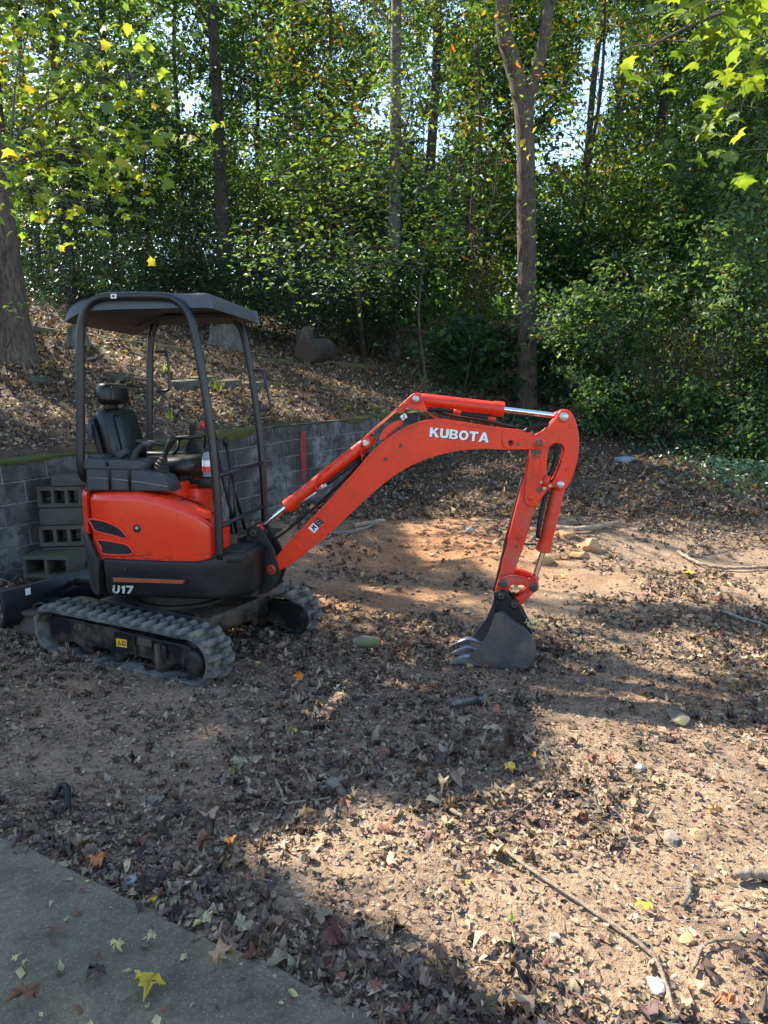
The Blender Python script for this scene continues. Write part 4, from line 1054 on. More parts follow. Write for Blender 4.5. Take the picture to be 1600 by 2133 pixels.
def leaf_arrays(C, size, normal, kind, tint, curl=None, heading=None, jit=0.):
    """one leaf per centre C, facing normal; returns vertices, faces, vertex colours"""
    T, F = TM[kind]; n = len(C); k = len(T)
    nrm = unit(normal); h = rng.normal(size=(n, 3)) if heading is None else heading
    a = unit(np.cross(h, nrm)); b_ = np.cross(nrm, a)
    size = np.broadcast_to(size, (n,))
    x = np.repeat(T[None, :, 0], n, 0); y = np.repeat(T[None, :, 1], n, 0); z = np.repeat(T[None, :, 2], n, 0)
    if jit:
        x = x + rng.normal(0, jit, x.shape); y = y + rng.normal(0, jit, x.shape); z = z + rng.normal(0, jit * 1.3, x.shape)
        x = x * rng.uniform(.55, 1.1, (n, 1))
    if curl is not None:
        c1, c2, tw = curl[:, 0:1], curl[:, 1:2], curl[:, 2:3]
        z = z + c1 * x * x * 1.6 + c2 * y * y * 1.4 + tw * x * y * 1.5
        x = x * (1 - .25 * np.abs(c1)); y = y * (1 - .2 * np.abs(c2))
    V = C[:, None, :] + size[:, None, None] * (x[..., None] * a[:, None, :] + y[..., None] * b_[:, None, :] + z[..., None] * nrm[:, None, :])
    Fc = (F[None] + (np.arange(n) * k)[:, None, None]).reshape(-1, 3)
    tv = np.repeat(tint, k, 0)
    if jit: tv = tv * rng.uniform(.62, 1.28, (len(tv), 1))
    return V.reshape(-1, 3), Fc, tv

def merge(parts):
    V = []; F = []; T = []; o = 0
    for v, f, t_ in parts:
        V.append(v); F.append(f + o); T.append(t_); o += len(v)
    return np.concatenate(V), np.concatenate(F), np.concatenate(T)

def palette(n, cols, w=None, var=.25):
    cols = np.array(cols); i = rng.choice(len(cols), n, p=None if w is None else np.array(w) / np.sum(w))
    c = cols[i] * (1 + rng.uniform(-var, var, (n, 1))) * (1 + rng.uniform(-.08, .08, (n, 3)))
    return np.clip(c, .003, .9)

def leafmat(name, trans=.45, rough=.5, spec=.35, tval=1.7):
    m, t, b, out = newmat(name)
    at_ = N(t, 'ShaderNodeAttribute', attribute_name='tint')
    t.links.new(at_.outputs['Color'], b.inputs['Base Color']); b.inputs['Roughness'].default_value = rough
    b.inputs['Specular IOR Level'].default_value = spec
    tr = N(t, 'ShaderNodeBsdfTranslucent')
    g = N(t, 'ShaderNodeGamma'); g.inputs[1].default_value = .85; t.links.new(at_.outputs['Color'], g.inputs[0])
    tc_ = mix(t, 1., g.outputs[0], (tval, tval * .95, tval * .35), 'MULTIPLY'); t.links.new(tc_, tr.inputs[0])
    ms = N(t, 'ShaderNodeMixShader'); ms.inputs[0].default_value = trans
    t.links.new(b.outputs[0], ms.inputs[1]); t.links.new(tr.outputs[0], ms.inputs[2]); t.links.new(ms.outputs[0], out.inputs[0])
    return m
MAT['leaf'] = leafmat('green_leaf')
MAT['evergreen'] = leafmat('evergreen_leaf', .18, .35, .5)
MAT['dead'] = leafmat('dead_leaf', .12, .75, .25, 1.2)

def barkmat(name, dark, light, sc=1.0):
    m, t, b, _ = newmat(name)
    v = coords(t, (1, 1, .22)); n1 = noise(t, v, 34 * sc, 10, .75)
    v2 = coords(t); n2 = noise(t, v2, 3, 5, .6); n3 = noise(t, v2, 70, 4, .7)
    c = mix(t, ramp(t, n1, [(.36, (0, 0, 0)), (.62, (1, 1, 1))]), dark, light); c = mix(t, 1., c, ramp(t, n2, [(.3, (.65,) * 3), (.7, (1.2, 1.22, 1.15))]), 'MULTIPLY')
    c = mix(t, ramp(t, n2, [(.58, (0, 0, 0)), (.72, (.45,) * 3)]), c, (.10, .12, .085))
    t.links.new(c, b.inputs['Base Color']); b.inputs['Roughness'].default_value = .95
    bump(t, n1, b, 1., .03)
    return m
MAT['bark'] = barkmat('furrowed_bark', (.022, .017, .014), (.15, .118, .095))
MAT['bark_grey'] = barkmat('grey_bark', (.045, .042, .038), (.19, .18, .165), .8)
MAT['bark_dark'] = barkmat('dark_bark', (.022, .019, .016), (.085, .072, .06))

# leaves left out of the tree tops so sunlight reaches these patches of ground
SLOPE = np.array([-SUN_DIR[0], -SUN_DIR[1]]) / SUN_DIR[2]
LIT = [np.array(p) for p in (
    [(-.72, 2.42), (-.36, 2.66), (.0, 2.80), (.30, 2.72), (.62, 2.95), (.95, 3.45), (1.05, 3.95), (2.6, 3.75), (3.4, 2.6), (1.8, 1.0), (.55, 1.45), (.0, 1.97)],
    [(1.05, 4.95), (1.8, 5.05), (3.6, 4.85), (3.3, 4.30), (1.25, 4.45)],
    [(.9, 6.9), (1.5, 7.4), (2.98, 7.8), (5.4, 7.75), (4.3, 5.65), (2.07, 5.5), (1.2, 5.55)],
    [(.3, 8.2), (1.76, 8.3), (1.6, 7.0), (.45, 6.9)],
    [(1.73, 8.83), (4.48, 9.18), (4.31, 8.7), (1.63, 8.3)])]
LIT_KEEP = [.0, .06, .0, .0, .15]
# and these things, as (point, radius, share of leaves that stay)
LITP = [((3.9, 13.6, 3.4), 1.3, .06), ((5.2, 13., 3.6), 1.3, .08), ((5.8, 12.2, 3.4), .9, .15), ((-1.86, 5.0, 2.33), .26, .02), ((3.0, 15.1, 4.1), .5, .2), ((1.8, 4.05, 3.6), .7, .15),
        ((-2.7, 7., 4.1), 1.3, .08), ((-.6, 10.3, 3.9), 1.3, .12), ((-.4, 11., 5.2), 1.0, .15), ((1.9, 14.3, 7.2), 1.3, .3), ((-.9, 14., 8.), 1.3, .3), ((-4.2, 8.4, 1.7), .55, .1), ((-1.7, 10.5, 1.9), .55, .1), ((-3.2, 10.3, 2.1), .6, .1), ((-.3, 12.5, 2.), .7, .2), ((-3.6, 7.6, 1.5), .4, .1), ((-2.4, 9.2, 1.7), .35, .1), ((-1.0, 13.2, 2.2), .5, .2), ((-4.4, 11.4, 2.6), .5, .2),
        ((2.2, 12., .8), .5, .3), ((5.4, 10.1, .6), .6, .2)]
def in_poly(p, poly):
    x, y = p[:, 0], p[:, 1]; c = np.zeros(len(p), bool); j = len(poly) - 1
    for i in range(len(poly)):
        xi, yi = poly[i]; xj, yj = poly[j]
        c ^= ((yi > y) != (yj > y)) & (x < (xj - xi) * (y - yi) / (yj - yi + 1e-12) + xi); j = i
    return c
def sun_keep(P, jit=.05):
    """False for leaves that would shade the sunlit patches"""
    G = P[:, :2] + P[:, 2:3] * SLOPE + rng.normal(0, jit, (len(P), 2)); keep = np.ones(len(P), bool)
    u = rng.random(len(P))
    for poly, k in zip(LIT, LIT_KEEP):
        keep &= ~(in_poly(G, poly) & (u > k) & (P[:, 2] > 2.2))
    for q, r, k in LITP:
        d = P - np.array(q); s = d @ SUN_DIR; dist = np.linalg.norm(d - s[:, None] * SUN_DIR, axis=1)
        keep &= ~((s > r * 1.2) & (dist < r) & (u > k))
    return keep

# openings in the woods where the sky shows through, as directions seen from the yard (sideways, upwards, half widths)
GAPS = [(.277, .403, .036, .069), (.254, .338, .033, .038), (.291, .453, .043, .030), (-.01, .379, .018, .045), (.068, .344, .032, .045), (.063, .45, .02, .045), (-.265, .384, .026, .024), (-.163, .368, .016, .035), (-.181, .32, .024, .022), (-.467, .438, .036, .026), (-.283, .478, .018, .03), (.213, .32, .02, .026), (.1, .495, .024, .02), (-.329, .32, .018, .014)]
def gap_keep(P):
    keep = np.ones(len(P), bool); a = P[:, 0] / P[:, 1]; b_ = (P[:, 2] - 1.72) / P[:, 1]; far_ = P[:, 1] > 15.8
    a = a + vnoise(P[:, 0] * 1.1, P[:, 2] * 1.1, 91) * .035 + rng.normal(0, .006, len(P)); b_ = b_ + vnoise(P[:, 0] * 1.1 + 40, P[:, 2] * 1.1, 92) * .035 + rng.normal(0, .006, len(P))
    u = rng.random(len(P))
    for ga, gb, ra, rb in GAPS: keep &= ~(far_ & (((a - ga) / ra) ** 2 + ((b_ - gb) / rb) ** 2 < .62) & (u > .05))
    return keep

def clump_leaves(centres, per, rad, size, kind, cols, w=None, flat=.35, tilt=.45, check=True, var=.3):
    """sprays of leaves: each clump is a flattened, tilted spray along a few twigs"""
    nc = len(centres); cn = unit(np.array([0, -.15, 1.]) + rng.normal(0, .45, (nc, 3))); ca = unit(np.cross(rng.normal(size=(nc, 3)), cn)); cb = np.cross(cn, ca)
    cr_ = rad * rng.uniform(.55, 1.5, nc); bright = rng.uniform(.5, 1.45, nc)
    i = np.repeat(np.arange(nc), per); n = len(i)
    o1, o2, o3 = rng.normal(0, 1.15, n), rng.normal(0, .75, n), rng.normal(0, flat, n)
    C = centres[i] + cr_[i, None] * (o1[:, None] * ca[i] + o2[:, None] * cb[i] + o3[:, None] * cn[i]) - np.array([0, 0, 1.]) * (cr_[i] * .18 * (o1 ** 2))[:, None]
    nr = cn[i] + rng.normal(0, tilt, (n, 3)); t_ = palette(n, cols, w, var) * bright[i, None]
    if check:
        k = sun_keep(C) & gap_keep(C); C = C[k]; nr = nr[k]; t_ = t_[k]; n = len(C)
    A = leaf_arrays(C, size * rng.uniform(.55, 1.35, n), nr, kind, t_, curl=rng.normal(0, .3, (n, 3)))
    # twigs carrying the spray, as thin tapered slivers
    m_ = 3; j = np.repeat(np.arange(nc), m_); e = rng.normal(0, 1, (len(j), 2)); p1 = centres[j] + cr_[j, None] * (1.5 * e[:, :1] * ca[j] + e[:, 1:] * cb[j]); p0 = centres[j] - np.array([0, 0, .1])
    wv = unit(np.cross(p1 - p0, np.array([0, 1., .3]))) * .006
    Vt = np.stack([p0 - wv, p0 + wv, p1], 1).reshape(-1, 3); Ft = np.arange(len(Vt)).reshape(-1, 3)
    return merge([A, (Vt, Ft, np.tile(np.array([[.035, .027, .02]]), (len(Vt), 1)))])

def ellipsoid(n, c, r, shell=.35):
    d = unit(rng.normal(size=(n, 3))); q = rng.random(n) ** shell
    return np.array(c) + d * q[:, None] * np.array(r)

def trunk_mesh(name, pts, rad, n=14, flare=0., wob=.05):
    P = catmull(pts, 6); m = len(P); r = np.interp(np.linspace(0, 1, m), np.linspace(0, 1, len(rad)), rad)
    r = r * (1 + vnoise(np.arange(m) * .7, np.zeros(m), 41) * wob * 2)
    V, F = sweep_arrays(P, r, n)
    V = np.array(V)
    if flare:
        z0 = V[:, 2].min()
        for i in range(m):
            for k in range(n):
                v_ = V[i * n + k]; h = (P[i][2] - z0)
                f = 1 + flare * math.exp(-h / .28) * (1 + .45 * math.sin(k * 2 * math.pi * 5 / n + 1.2))
                V[i * n + k, :2] = P[i][:2] + (v_[:2] - P[i][:2]) * f
    ang = np.arange(len(V)) % n
    V[:, :2] += (vnoise(ang * 1.3, V[:, 2] * 1.8, 42)[:, None]) * .04 * np.repeat(r, n)[:, None] * np.array([1, 1])
    return [tuple(v_) for v_ in V], F

def add_limb(V, F, pts, r0, r1, n=7):
    P = catmull(pts, 4); v, f = sweep_arrays(P, np.linspace(r0, r1, len(P)), n); o = len(V)
    V += [tuple(q) for q in v]; F += [tuple(i + o for i in ff) for ff in f]

def tree(name, label, cat, base, h, r0, crowns, leaf, bark='bark_dark', lean=(0, 0), n_limb=7, group=None, pts=None, extra=None, flare=.5, rad=None, mat='leaf', nseg=12, limb_lo=.35):
    """crowns: list of (centre, radii, n_clumps, per clump, clump radius)"""
    root = empty(name, base); b0 = np.array(base, float)
    tag(root, label, cat, group)
    if pts is None:
        pts = [(0, 0, -.3)] + [(lean[0] * f * h + random.uniform(-.1, .1) * f * 1.5, lean[1] * f * h, h * f) for f in (.15, .35, .55, .78, 1.)]
    else: pts = [tuple(np.array(p) - b0) for p in pts]
    tone = random.uniform(.7, 1.3); leaf = dict(leaf, cols=[tuple(np.array(c_) * tone) for c_ in leaf['cols']])
    if rad is None: rad = [r0 * 1.05, r0, r0 * .85, r0 * .7, r0 * .35]
    V, F = trunk_mesh('trunk', pts, rad, nseg, flare)
    P = catmull(pts, 6)
    allc = []
    for c, rr, n, per, cr in crowns: allc.append(ellipsoid(n, np.array(c) - b0, rr))
    for k in range(n_limb):
        grp = allc[k % len(allc)]; tgt = grp[rng.integers(len(grp))]
        zs = np.clip(tgt[2] - np.hypot(tgt[0], tgt[1]) * .7 - .3, pts[-1][2] * limb_lo, pts[-1][2] * .97)
        i = int(np.argmin(np.abs(P[:, 2] - zs))); s = P[i]
        mid = (s + tgt) / 2 + np.array([random.uniform(-.2, .2), random.uniform(-.2, .2), random.uniform(-.25, .1)])
        rr0 = r0 * random.uniform(.22, .42) * (1 - .4 * s[2] / max(h, .1))
        add_limb(V, F, [s, mid, tgt], max(rr0, .012), .006)
        for _ in range(2):
            t2 = tgt + rng.normal(0, .7, 3); add_limb(V, F, [mid, (mid + t2) / 2 + rng.normal(0, .1, 3), t2], max(rr0 * .5, .008), .004, 5)
    if extra: extra(V, F)
    link('trunk', pymesh('trunk', V, F, True), MAT[bark], root)
    parts = []
    for (c, rr, n, per, cr), cc in zip(crowns, allc):
        parts.append(list(clump_leaves(cc + b0, per, cr, leaf['size'], leaf.get('kind', 'kite'), leaf['cols'], leaf.get('w'), leaf.get('flat', .3), leaf.get('tilt', .45))))
        parts[-1][0] = parts[-1][0] - b0
    V, F, T_ = merge(parts)
    link('crown', npmesh('crown', V, F, T_), MAT[mat], root)
    return root

# leaf colours
DK = (.024, .056, .016); MG = (.038, .088, .026); YG = (.125, .175, .022); LG = (.062, .128, .034); YE = (.34, .27, .025); OR = (.42, .14, .02); BL = (.020, .050, .028); TAN = (.20, .14, .05)
G_MIX = dict(size=.125, cols=[DK, MG, LG, YG, YE], w=[4, 4.4, 3, 1.6, .15])
G_DARK = dict(size=.125, cols=[DK, MG, LG, BL], w=[5, 4, 1.2, 2])
G_YEL = dict(size=.13, cols=[MG, LG, YG, YE, OR], w=[2, 3, 4, 1.2, .45])
G_FAR = dict(size=.20, cols=[MG, LG, YG, DK], w=[3.4, 3, 1.2, 3])

# ------------------------------------------------------------------ tall trees behind the yard
main_pts = [(3.1, 15.3, 1.1), (3.1, 15.3, 1.58), (3.06, 15.3, 3.05), (2.99, 15.3, 5.01), (2.90, 15.3, 6.89), (2.80, 15.3, 7.75), (2.56, 15.3, 8.51), (2.36, 15.3, 9.3), (2.40, 15.3, 11.5), (2.2, 15.3, 14)]
def main_fork(V, F):
    b0 = np.array((3.1, 15.3, 1.5))
    add_limb(V, F, [np.array(p) - b0 for p in [(2.86, 15.3, 7.4), (2.99, 15.2, 8.0), (3.14, 15.1, 8.6), (3.26, 15.0, 9.6), (3.6, 14.9, 12.)]], .15, .09, 12)
tree('tall_tree', 'tall bare trunk forking into two limbs behind the excavator arm', 'tree', (3.1, 15.3, 1.5), 12.5, .2,
     [((2.2, 15.6, 12.5), (3.2, 2.6, 2.6), 90, 40, .4), ((3.9, 15., 12.5), (2.6, 2.2, 2.6), 60, 40, .4)], G_MIX, 'bark', pts=main_pts, rad=[.24, .225, .21, .20, .19, .19, .175, .15, .12, .06], extra=main_fork, flare=.25, nseg=16, limb_lo=.7, n_limb=6)
lt = [(-5.04, 9.75, 1.8), (-5.06, 9.75, 2.3), (-5.07, 9.75, 3.2), (-5.10, 9.72, 4.2), (-5.2, 9.7, 6), (-5.4, 9.7, 10)]
tree('tall_tree', 'stout tree trunk with flared roots at the left edge on the leafy bank', 'tree', (-5.05, 9.75, 2.2), 9, .22,
     [((-5.6, 10, 10.8), (2.8, 2.6, 2.4), 80, 40, .4)], G_MIX, 'bark', pts=lt, rad=[.30, .26, .215, .19, .17, .08], flare=.55, nseg=18, limb_lo=.75, n_limb=5)
SPEC = [((-7.8, 18), .14, (0, 0), 'bark_dark', G_MIX, 'dark upright trunk in the upper left of the woods'),
        ((-7.76, 21), .10, (0, 0), 'bark_dark', G_DARK, 'slim dark trunk right of the upper left trunk'),
        ((-8.24, 16), .085, (.02, 0), 'bark_dark', G_YEL, 'thin dark trunk near the top left corner'),
        ((-3.99, 18), .155, (0, 0), 'bark_dark', G_DARK, 'dark straight trunk rising above the excavator canopy'),
        ((-2.9, 24), .12, (0, 0), 'bark_dark', G_MIX, 'distant dark trunk left of the pale grey trunk'),
        ((.26, 18.1), .155, (-.004, 0), 'bark_grey', G_MIX, 'pale grey straight trunk in the middle of the woods'),
        ((1.18, 23), .17, (.05, 0), 'bark_dark', G_MIX, 'dark trunk leaning right beside the pale grey trunk'),
        ((5.22, 21), .11, (.09, 0), 'bark_dark', G_MIX, 'slender trunk leaning right behind the forked tree'),
        ((7.66, 22), .17, (.07, 0), 'bark_dark', G_DARK, 'dark leaning trunk with high limbs right of the forked tree'),
        ((4.79, 25), .14, (0, 0), 'bark_dark', G_FAR, 'distant trunk just left of the forked tree'),
        ((-7.2, 26), .09, (.01, 0), 'bark_dark', G_FAR, 'thin far trunk left of the straight dark trunk'),
        ((-1.99, 28), .115, (0, 0), 'bark_dark', G_FAR, 'far thin trunk behind the leafy sapling'),
        ((3.18, 28), .10, (.01, 0), 'bark_dark', G_FAR, 'far slim trunk between the pale trunk and the forked tree'),
        ((11.08, 26), .14, (.03, 0), 'bark_dark', G_FAR, 'far trunk at the upper right of the woods'),
        ((9.94, 20), .10, (.02, 0), 'bark_dark', G_DARK, 'slim shaded trunk at the right side of the woods'),
        ((9.18, 17), .095, (.0, 0), 'bark_dark', G_DARK, 'slim dark trunk by the right edge of the picture'),
        ((-10.47, 22), .09, (0, 0), 'bark_dark', G_MIX, 'far slim trunk behind the top left trunks'),
        ((-5.11, 30), .10, (0, 0), 'bark_dark', G_FAR, 'farthest thin trunk behind the canopy of the excavator'),
        ((9.16, 30), .125, (.02, 0), 'bark_dark', G_FAR, 'far trunk behind the sky gap on the right'),
        ((-11.02, 33), .135, (0, 0), 'bark_dark', G_FAR, 'very far trunk at the upper left')]
for (x, y), r, ln, bk_, lf, lab in SPEC:
    z = gz(x, y); h = 14 if y < 26 else 15
    tx = x + ln[0] * h
    n1 = 230 if y < 26 else 170
    gapx = .0
    tree('tall_tree', lab, 'tree', (x, y, z), h, r,
         [((tx, y + .3, z + h * .72), (2.6, 2.4, h * .33), n1, 60, .40), ((x + ln[0] * h * .4, y + .5, z + h * .34), (2.0, 1.8, 2.2), int(n1 * .35), 30, .4)], lf, bk_, ln, 8, 'trees of the woods', limb_lo=.2, flare=.3)

# ------------------------------------------------------------------ young trees with yellowing leaves high in the middle
for c, rr, lab in [((-.97, 14.2, 8.0), (1.6, 1.2, 2.0), 'slender young tree with yellow and orange leaves high in the middle'),
                   ((1.75, 14.4, 7.4), (1.2, 1.0, 2.0), 'young tree with yellow green leaves just left of the forked trunk'),
                   ((4.6, 16.2, 9.2), (1.8, 1.2, 1.4), 'young tree with yellowing leaves above the sky gap')]:
    bx, by = c[0] + .5, c[1] + 3.4; bz_ = gz(bx, by)
    tree('young_tree', lab, 'tree', (bx, by, bz_), c[2] - bz_ + .8, .06, [(c, rr, 70, 34, .32), ((c[0], c[1], c[2] - 2.2), (rr[0], rr[1], .8), 22, 26, .3)], dict(G_YEL, size=.12, kind='oval'), 'bark_dark', ((c[0] - bx) / (c[2] - bz_), (c[1] - by) / (c[2] - bz_)), 9, 'yellowing young trees', limb_lo=.45)

# ------------------------------------------------------------------ understory saplings filling the middle height
for k, (x, y, zc, rx, rz, lf, lab) in enumerate([
    (-6.4, 19.5, 7.6, 2.0, 1.7, G_DARK, 'shaded understory tree behind the left shrubs'),
    (-2.2, 20.5, 7.2, 1.9, 1.7, G_MIX, 'understory tree with sunlit tips left of the middle'),
    (-.3, 21, 6.8, 1.8, 1.6, G_DARK, 'dark understory tree behind the beech sapling'),
    (2.6, 19.5, 6.4, 1.8, 1.6, G_MIX, 'understory tree between the pale and forked trunks'),
    (5.6, 18.5, 5.6, 1.9, 1.6, G_DARK, 'shaded understory tree right of the forked trunk'),
    (8.0, 18.0, 5.8, 2.0, 1.8, G_MIX, 'understory tree over the right hand thicket'),
    (7.2, 15.0, 7.2, 1.5, 1.9, G_DARK, 'understory tree with drooping leaves at upper right'),
    (8.4, 15.8, 9.0, 1.7, 1.8, G_MIX, 'leafy understory crown at the top right'),
    (-9.2, 19, 8.4, 2.0, 2., G_MIX, 'understory tree behind the left maple'),
    (.8, 24, 8.2, 2.2, 2.0, G_FAR, 'pale distant understory tree in the centre'),
    (10.6, 22, 7.4, 2.2, 2.2, G_MIX, 'distant understory tree far right'),
    (-4.4, 23, 8.2, 2.2, 2.0, G_FAR, 'distant sunlit understory tree behind the canopy')]):
    z = gz(x, y)
    tree('understory_tree', lab, 'tree', (x, y, z), zc - z + .6, .06, [((x, y, zc), (rx, rx * .9, rz), 140, 62, .36)], dict(lf, size=.12), 'bark_dark', (0.02, 0), 8, 'understory trees', limb_lo=.3)

# ------------------------------------------------------------------ shrubs
def shrub(name, label, c, rr, n, per, cr, leaf, group, stems=6, mat='leaf', cat='shrub'):
    x, y = c[0], c[1]; z = gz(x, y); root = empty(name, (x, y, z)); tag(root, label, cat, group); b0 = np.array((x, y, z))
    sub = ellipsoid(7, c, np.array(rr) * np.array([.75, .75, .8]), .6); k_ = rng.integers(7, size=n); cc = sub[k_] + rng.normal(0, 1, (n, 3)) * np.array(rr) * rng.uniform(.18, .42, 7)[k_, None] * np.array([1, 1, 1.15]); cc = cc[cc[:, 2] > terrain(cc[:, 0], cc[:, 1]) + .1]
    V = []; F = []
    for k in range(stems):
        t_ = cc[rng.integers(len(cc))] - b0; s = np.array([random.uniform(-.25, .25), random.uniform(-.25, .25), -.1])
        add_limb(V, F, [s, s * .6 + t_ * .4 + rng.normal(0, .1, 3), t_], random.uniform(.012, .03), .005, 6)
    link('stem', pymesh('stem', V, F, True), MAT['bark_dark'], root)
    a = clump_leaves(cc, per, cr, leaf['size'], leaf.get('kind', 'kite'), leaf['cols'], leaf.get('w'), leaf.get('flat', .3), leaf.get('tilt', .45))
    link('foliage', npmesh('foliage', a[0] - b0, a[1], a[2]), MAT[mat], root)
    return root
EV = dict(size=.075, cols=[BL, DK, (.016, .036, .022), MG], w=[4, 4, 3, .8], kind='kite')
for (x, y, zc), rx, rz, lab in [((-6.9, 15, 3.9), 1.5, 1.5, 'dark evergreen shrub behind the stout left trunk'), ((-5.7, 16, 4.3), 1.5, 1.6, 'glossy dark evergreen shrub above the timber edging'), ((-4.4, 16.5, 4.1), 1.5, 1.5, 'dense dark shrub behind the excavator canopy'),
    ((-3.1, 17, 4.2), 1.5, 1.4, 'dark shrub above the cut tree stump'), ((-1.7, 17.6, 4.1), 1.5, 1.4, 'dark shrub above the sawn log'), ((-.5, 17.8, 3.9), 1.3, 1.3, 'dark shrub left of the pale grey trunk'),
    ((-7.3, 18, 5.7), 1.8, 1.6, 'tall shaded shrub in the left background'), ((-4.7, 19, 5.7), 1.8, 1.6, 'tall shaded shrub behind the dark straight trunk'), ((-2.5, 20, 5.8), 1.8, 1.5, 'tall shaded shrub in the middle background'), ((-9.4, 16.5, 4.8), 1.7, 1.6, 'dark shrub at the far left of the bank')]:
    shrub('evergreen_shrub', lab, (x, y, zc), (rx, rx * .8, rz), 130, 60, .26, EV, 'dark evergreen shrubs', 6, 'evergreen')
BRD = dict(size=.17, cols=[BL, (.035, .085, .045), DK, MG], w=[3, 3, 2, 1], kind='oval', tilt=.5)
LIGHT = dict(size=.11, cols=[(.085, .15, .065), (.06, .12, .05), (.04, .09, .04), (.12, .17, .05)], w=[3, 4, 3, 1.3], kind='oval', tilt=.55)
FINE = dict(size=.05, cols=[(.13, .13, .05), (.08, .10, .035), (.17, .12, .06), MG], w=[3, 3, 1.3, 2], kind='kite')
for (x, y, zc), rx, rz, n, per, cr, lf, lab in [
    ((1.5, 15.0, 2.7), 1.1, .8, 60, 26, .30, BRD, 'broad leaved bush left of the forked tree trunk'),
    ((2.3, 16.2, 2.7), .9, .8, 50, 26, .30, BRD, 'broad leaved bush behind the forked tree trunk'),
    ((3.9, 15.6, 2.4), .9, .8, 50, 26, .30, BRD, 'broad leaved bush right of the forked tree trunk'),
    ((2.1, 15.9, 4.1), .7, 1.1, 80, 45, .20, FINE, 'fine twiggy bush with pale tan leaves by the forked trunk'),
    ((1.0, 17.0, 4.2), 1.2, 1.3, 70, 40, .30, G_DARK, 'shaded bush right of the pale grey trunk'),
    ((4.2, 14.0, 3.4), 1.2, 1.15, 95, 44, .22, LIGHT, 'sunlit light green bush right of the forked tree'),
    ((5.4, 13.8, 4.1), 1.1, 1.5, 95, 44, .22, LIGHT, 'tall sunlit light green bush at the right'),
    ((5.2, 13.2, 2.4), 1.0, .9, 110, 60, .20, FINE, 'twiggy olive green thicket under the sunlit bushes'),
    ((4.3, 14.2, 2.3), .9, .8, 70, 50, .22, dict(EV, size=.08), 'dark thicket at the foot of the sunlit bushes'),
    ((6.1, 12.4, 3.7), .8, 1.7, 90, 40, .24, LIGHT, 'light green bush near the right edge'),
    ((6.3, 12.1, 2.2), .8, .8, 70, 50, .22, dict(EV, size=.08), 'shaded bush low at the right edge'),
    ((6.3, 14.0, 5.2), 1.2, 1.2, 90, 44, .26, G_DARK, 'high shaded bush in the right thicket'),
    ((6.1, 17, 5.2), 1.7, 1.5, 110, 44, .32, G_MIX, 'background bush behind the right thicket'),
    ((4.6, 19, 5.0), 1.7, 1.4, 110, 44, .32, G_DARK, 'background bush behind the forked trunk'),
    ((8.2, 16, 4.0), 1.6, 1.4, 100, 44, .32, G_DARK, 'background bush at the far right'),
    ((8.6, 13.6, 4.6), 1.2, 1.6, 80, 44, .3, G_DARK, 'dark bush beyond the right edge thicket'),
    ((4.5, 13.5, 1.75), .9, .6, 70, 44, .2, LIGHT, 'low light green bush at the foot of the thicket'),
    ((5.6, 12.8, 1.6), .8, .6, 70, 44, .2, LIGHT, 'low leafy bush below the olive thicket'),
    ((6.3, 11.8, 1.5), .8, .7, 70, 44, .2, LIGHT, 'low pale green bush at the right edge of the yard')]:
    shrub('leafy_bush', lab, (x, y, zc), (rx, rx * .8, rz), n, per, cr, lf, 'bushes right of the yard', 4, 'leaf', 'bush')

# pale thin stems standing in the thicket on the right
for (x, y, h, lx, r, lab) in [(6.2, 13.1, 3.2, .06, .055, 'pale leaning stem in the right hand thicket'), (5.75, 13.3, 2.4, -.08, .03, 'thin leaning stem left of the pale stem'), (6.9, 13.1, 4.2, .05, .04, 'thin grey stem near the right edge')]:
    z = gz(x, y); V, F = trunk_mesh('t', [(0, 0, -.2), (lx * .3 * h, 0, h * .3), (lx * .5 * h + .05, .05, h * .6), (lx * h, 0, h)], [r, r * .9, r * .7, r * .3], 8, .2)
    for _ in range(4):
        s = np.array([lx * h * .6, 0, h * random.uniform(.4, .8)]); add_limb(V, F, [s, s + rng.normal(0, .25, 3) + np.array([0, 0, .2]), s + rng.normal(0, .5, 3) + np.array([0, 0, .3])], r * .4, .004, 5)
    tag(link('bare_stem', pymesh('bare_stem', V, F, True), MAT['bark_grey'], None, (x, y, z)), lab, 'stem', 'stems in the thicket')

# ------------------------------------------------------------------ far woods closing the background
n = 90000
X = rng.uniform(-26, 28, n); Y = rng.uniform(27, 46, n); Z0 = terrain(X, Y)
hh = rng.random(n) ** 1.5 * 11
blob = vnoise(X * .35, (Z0 + hh) * .45 + Y * .1, 51) + .5 * vnoise(X * .9, hh * .9, 52)
k = (blob > -.25 + .035 * (hh - 4))
P = np.stack([X, Y, Z0 + hh], 1)[k]; P = P[gap_keep(P)]
nr = np.array([0, 0, 1.]) + rng.normal(0, .8, P.shape)
fw = leaf_arrays(P, .42 * rng.uniform(.6, 1.3, len(P)), nr, 'kite', palette(len(P), [MG, LG, YG, DK], [3, 3, 2.4, 2]), rng.normal(0, .3, (len(P), 3)))
tag(link('far_woods', npmesh('far_woods', *fw), MAT['leaf']), 'distant green woods closing the view behind the trees', 'woods', kind='stuff')

